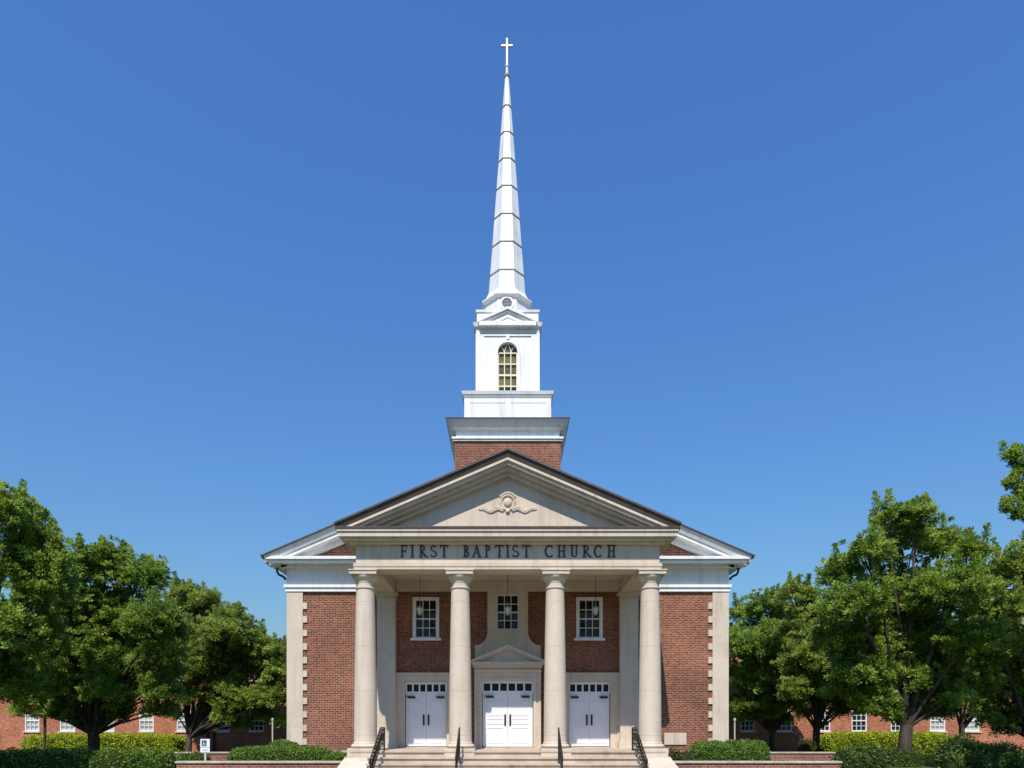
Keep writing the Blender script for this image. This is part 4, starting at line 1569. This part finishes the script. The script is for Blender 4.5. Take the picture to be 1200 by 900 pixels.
# --- trees right
tree("broadleaf_tree", 905, 41.5, 884,
     [(874, 714, 20), (898, 706, 24), (922, 716, 22), (882, 752, 32), (912, 760, 32), (872, 795, 24), (905, 800, 30), (935, 790, 26), (888, 822, 20), (920, 826, 18), (870, 830, 18), (862, 800, 18), (905, 836, 14), (945, 820, 18), (880, 842, 10), (918, 844, 9), (868, 762, 24, 0.8), (864, 828, 16, 0.5), (895, 776, 30, 0.9), (930, 776, 28, 0.8), (944, 802, 24, 0.8), (915, 812, 22, 0.6), (874, 742, 24, 0.8), (908, 738, 24, 1.0)],
     M['leaf_a'], "green tree close to the right corner of the church", 0.19)
tree("broadleaf_tree", 957, 35, 886,
     [(932, 692, 22), (955, 712, 24), (942, 735, 32), (975, 738, 28), (950, 775, 36), (985, 785, 30), (960, 808, 26), (930, 812, 20), (990, 815, 18), (970, 822, 14), (944, 838, 9), (982, 836, 10), (996, 832, 9), (952, 760, 32, 0.8), (976, 790, 28, 0.8), (940, 796, 24, 0.8), (972, 730, 28, 0.8)],
     M['leaf_b'], "green tree with a narrow trunk between the corner tree and the large forked tree", 0.19)
tree("broadleaf_tree", 1061, 28, 892,
     [(1042, 602, 22), (1074, 598, 22), (1058, 634, 38), (1018, 645, 30), (985, 668, 26), (1105, 636, 30), (1138, 645, 24), (1000, 705, 42), (1055, 695, 50), (1110, 695, 46), (1145, 690, 30), (980, 745, 32), (1028, 755, 46), (1090, 760, 46), (1138, 745, 36),
      (1008, 795, 32), (1060, 798, 30), (1112, 800, 32), (1030, 815, 20), (1092, 815, 20), (1010, 822, 16), (985, 808, 22), (1120, 822, 20), (1145, 800, 28), (1034, 836, 9), (1046, 840, 7), (1018, 834, 9), (1086, 838, 8), (1104, 838, 10), (1050, 770, 44, 1.2), (1100, 780, 40, 1.0), (1010, 776, 36, 1.0), (1140, 770, 34, 1.0), (1060, 730, 44, 1.4), (1035, 806, 28, 0.8), (1085, 806, 26, 0.8)],
     M['leaf_a'], "largest tree on the right with a thick forked trunk", 0.26, fork=1.75)
tree("broadleaf_tree", 1212, 31, 890,
     [(1170, 672, 26), (1198, 660, 36), (1158, 712, 30), (1190, 715, 40), (1170, 760, 40), (1205, 770, 42), (1160, 805, 32), (1195, 815, 34), (1148, 790, 22), (1230, 700, 46), (1240, 780, 46), (1180, 838, 18), (1160, 846, 12), (1176, 856, 12), (1196, 850, 14)],
     M['leaf_b'], "olive green tree cut off by the right edge of the photo", 0.26)
tree("young_tree", 1127, 37, 884,
     [(1125, 800, 20), (1145, 806, 20), (1110, 812, 16), (1138, 788, 20), (1160, 822, 15), (1116, 834, 9), (1142, 838, 10)],
     M['leaf_a'], "young tree with a slender dark trunk between the forked tree and the olive tree", 0.15)
tree("overhanging_tree", 1345, 22, 890,
     [(1196, 544, 9, 0), (1206, 556, 12, 0), (1184, 568, 6, 0), (1198, 580, 10, 0), (1182, 598, 5, 0), (1194, 606, 7, 0), (1184, 536, 5, 0), (1230, 545, 20, 0), (1232, 580, 16, 0), (1270, 540, 50), (1320, 500, 70), (1300, 610, 55), (1380, 560, 80), (1360, 660, 60)],
     M['leaf_a'], "leafy branch reaching in from beyond the upper right edge of the photo", 0.34, dens=0.8, leaf=0.09, tuft=0.7)

# --- hedges and shrubs
HGR = "clipped hedges and shrubs"
def hb(x0, x1, ytop, d, hy, z0=0.0):
    a, b = (x0 - CX) * d / F, (x1 - CX) * d / F
    return ((a + b) / 2, d + hy, z0, (b - a) / 2, hy, E - (ytop - CY) * d / F - z0)
hedge("lime_hedge", [hb(20, 213, 861, 42.5, 0.7)], M['leaf_lime'], "long sunlit lime green hedge under the brick building on the left", HGR, leaf=0.11, dens=560, rough=0.05, round_=6)
hedge("lime_hedge", [hb(966, 1122, 859, 42.5, 0.7)], M['leaf_lime'], "long sunlit lime green hedge under the brick building on the right", HGR, leaf=0.11, dens=560, rough=0.05, round_=6)
hedge("dark_hedge", [hb(-60, 205, 881, 25.6, 0.7)], M['leaf_hedge'], "wide dark green hedge along the bottom left edge of the photo", HGR, leaf=0.09, dens=300, rough=0.08, round_=5)
hedge("low_shrub", [hb(200, 240, 884, 26.5, 0.5)], M['leaf_dark'], "low dark shrub at the foot of the white parking sign", HGR, cat="shrub", leaf=0.08, dens=330, rough=0.05)
hedge("clipped_hedge", [hb(259, 382, 876, 21.0, 0.75, 0.3)], M['leaf_hedge'], "flat topped bright green hedge in the bed left of the portico", HGR, leaf=0.055, dens=900, rough=0.025, round_=5)
hedge("clipped_hedge", [hb(302, 350, 868, 22.3, 0.55, 0.3)], M['leaf_hedge'], "small rounded hedge at the left corner of the church", HGR, leaf=0.055, dens=900, rough=0.02, round_=2.6)
hedge("low_shrub", [hb(371, 411, 882, 20.5, 0.35, 0.3), hb(378, 404, 880, 20.8, 0.3, 0.3)], M['leaf_hedge'], "small loose shrub beside the left cheek wall of the steps", HGR, cat="shrub", leaf=0.065, dens=800, rough=0.04, round_=2.4)
hedge("clipped_hedge", [hb(815, 868, 869, 21.3, 0.7, 0.3), hb(852, 884, 868, 21.5, 0.7, 0.3), hb(868, 896, 868, 21.7, 0.7, 0.3), hb(884, 907, 869, 21.9, 0.7, 0.3)],
      M['leaf_hedge'], "rounded hedge clipped into four mounds in the bed right of the portico", HGR, leaf=0.055, dens=900, rough=0.02, round_=3)
hedge("low_shrub", [hb(783, 806, 877, 20.9, 0.3, 0.3), hb(796, 818, 880, 20.5, 0.3, 0.3)], M['leaf_bronze'], "bronze tinged shrub beside the right cheek wall of the steps", HGR, cat="shrub", leaf=0.07, dens=700, rough=0.06, round_=2.2)
hedge("dark_shrub", [hb(984, 1022, 877, 25.5, 0.5), hb(1008, 1046, 874, 26.0, 0.6)], M['leaf_dark'], "dark spreading shrub in the shade right of the garden wall", HGR, cat="shrub", leaf=0.09, dens=380, rough=0.08, round_=2.3)
hedge("dark_shrub", [hb(1044, 1072, 878, 27.2, 0.5), hb(1062, 1088, 877, 27.4, 0.5)], M['leaf_dark'], "dark shrub round the foot of the thick forked trunk", HGR, cat="shrub", leaf=0.08, dens=380, rough=0.06, round_=2.2)
hedge("dark_shrub", [hb(1118, 1160, 862, 26.0, 0.7), hb(1145, 1215, 872, 25.0, 0.8), hb(1112, 1132, 881, 25.0, 0.4)], M['leaf_dark'], "large dark shrub in the bottom right corner of the photo", HGR, cat="shrub", leaf=0.09, dens=360, rough=0.10, round_=2.3)
hedge("flowering_shrub", [hb(938, 962, 866, 34.0, 0.4), hb(952, 968, 872, 33.8, 0.4)], M['leaf_bronze'], "pale bronze shrub at the foot of the narrow trunk", HGR, cat="shrub", leaf=0.09, dens=300, rough=0.08, round_=2.2)

# --- grass blades where lawn shows between the shrubs
n = 26000
gx = np.concatenate([RNG.uniform(12, 30, n // 2), RNG.uniform(-36, -13, n // 2)])
gy = RNG.uniform(29.3, 42.0, n)
pos = np.stack([gx, gy, np.zeros(n)], 1)
axis = rand_dirs(n) * 0.45 + np.array([0, 0, 1.0])
nrm = rand_dirs(n)
ln = RNG.uniform(0.06, 0.13, n)
g = leaf_mesh("grass", pos, axis, nrm, ln, ln * 0.22, RNG.uniform(0.2, 0.9, n), M['leaf_lime'])
tag(g, "short sunlit lawn between the shrubs and the brick buildings", "grass", kind="stuff")
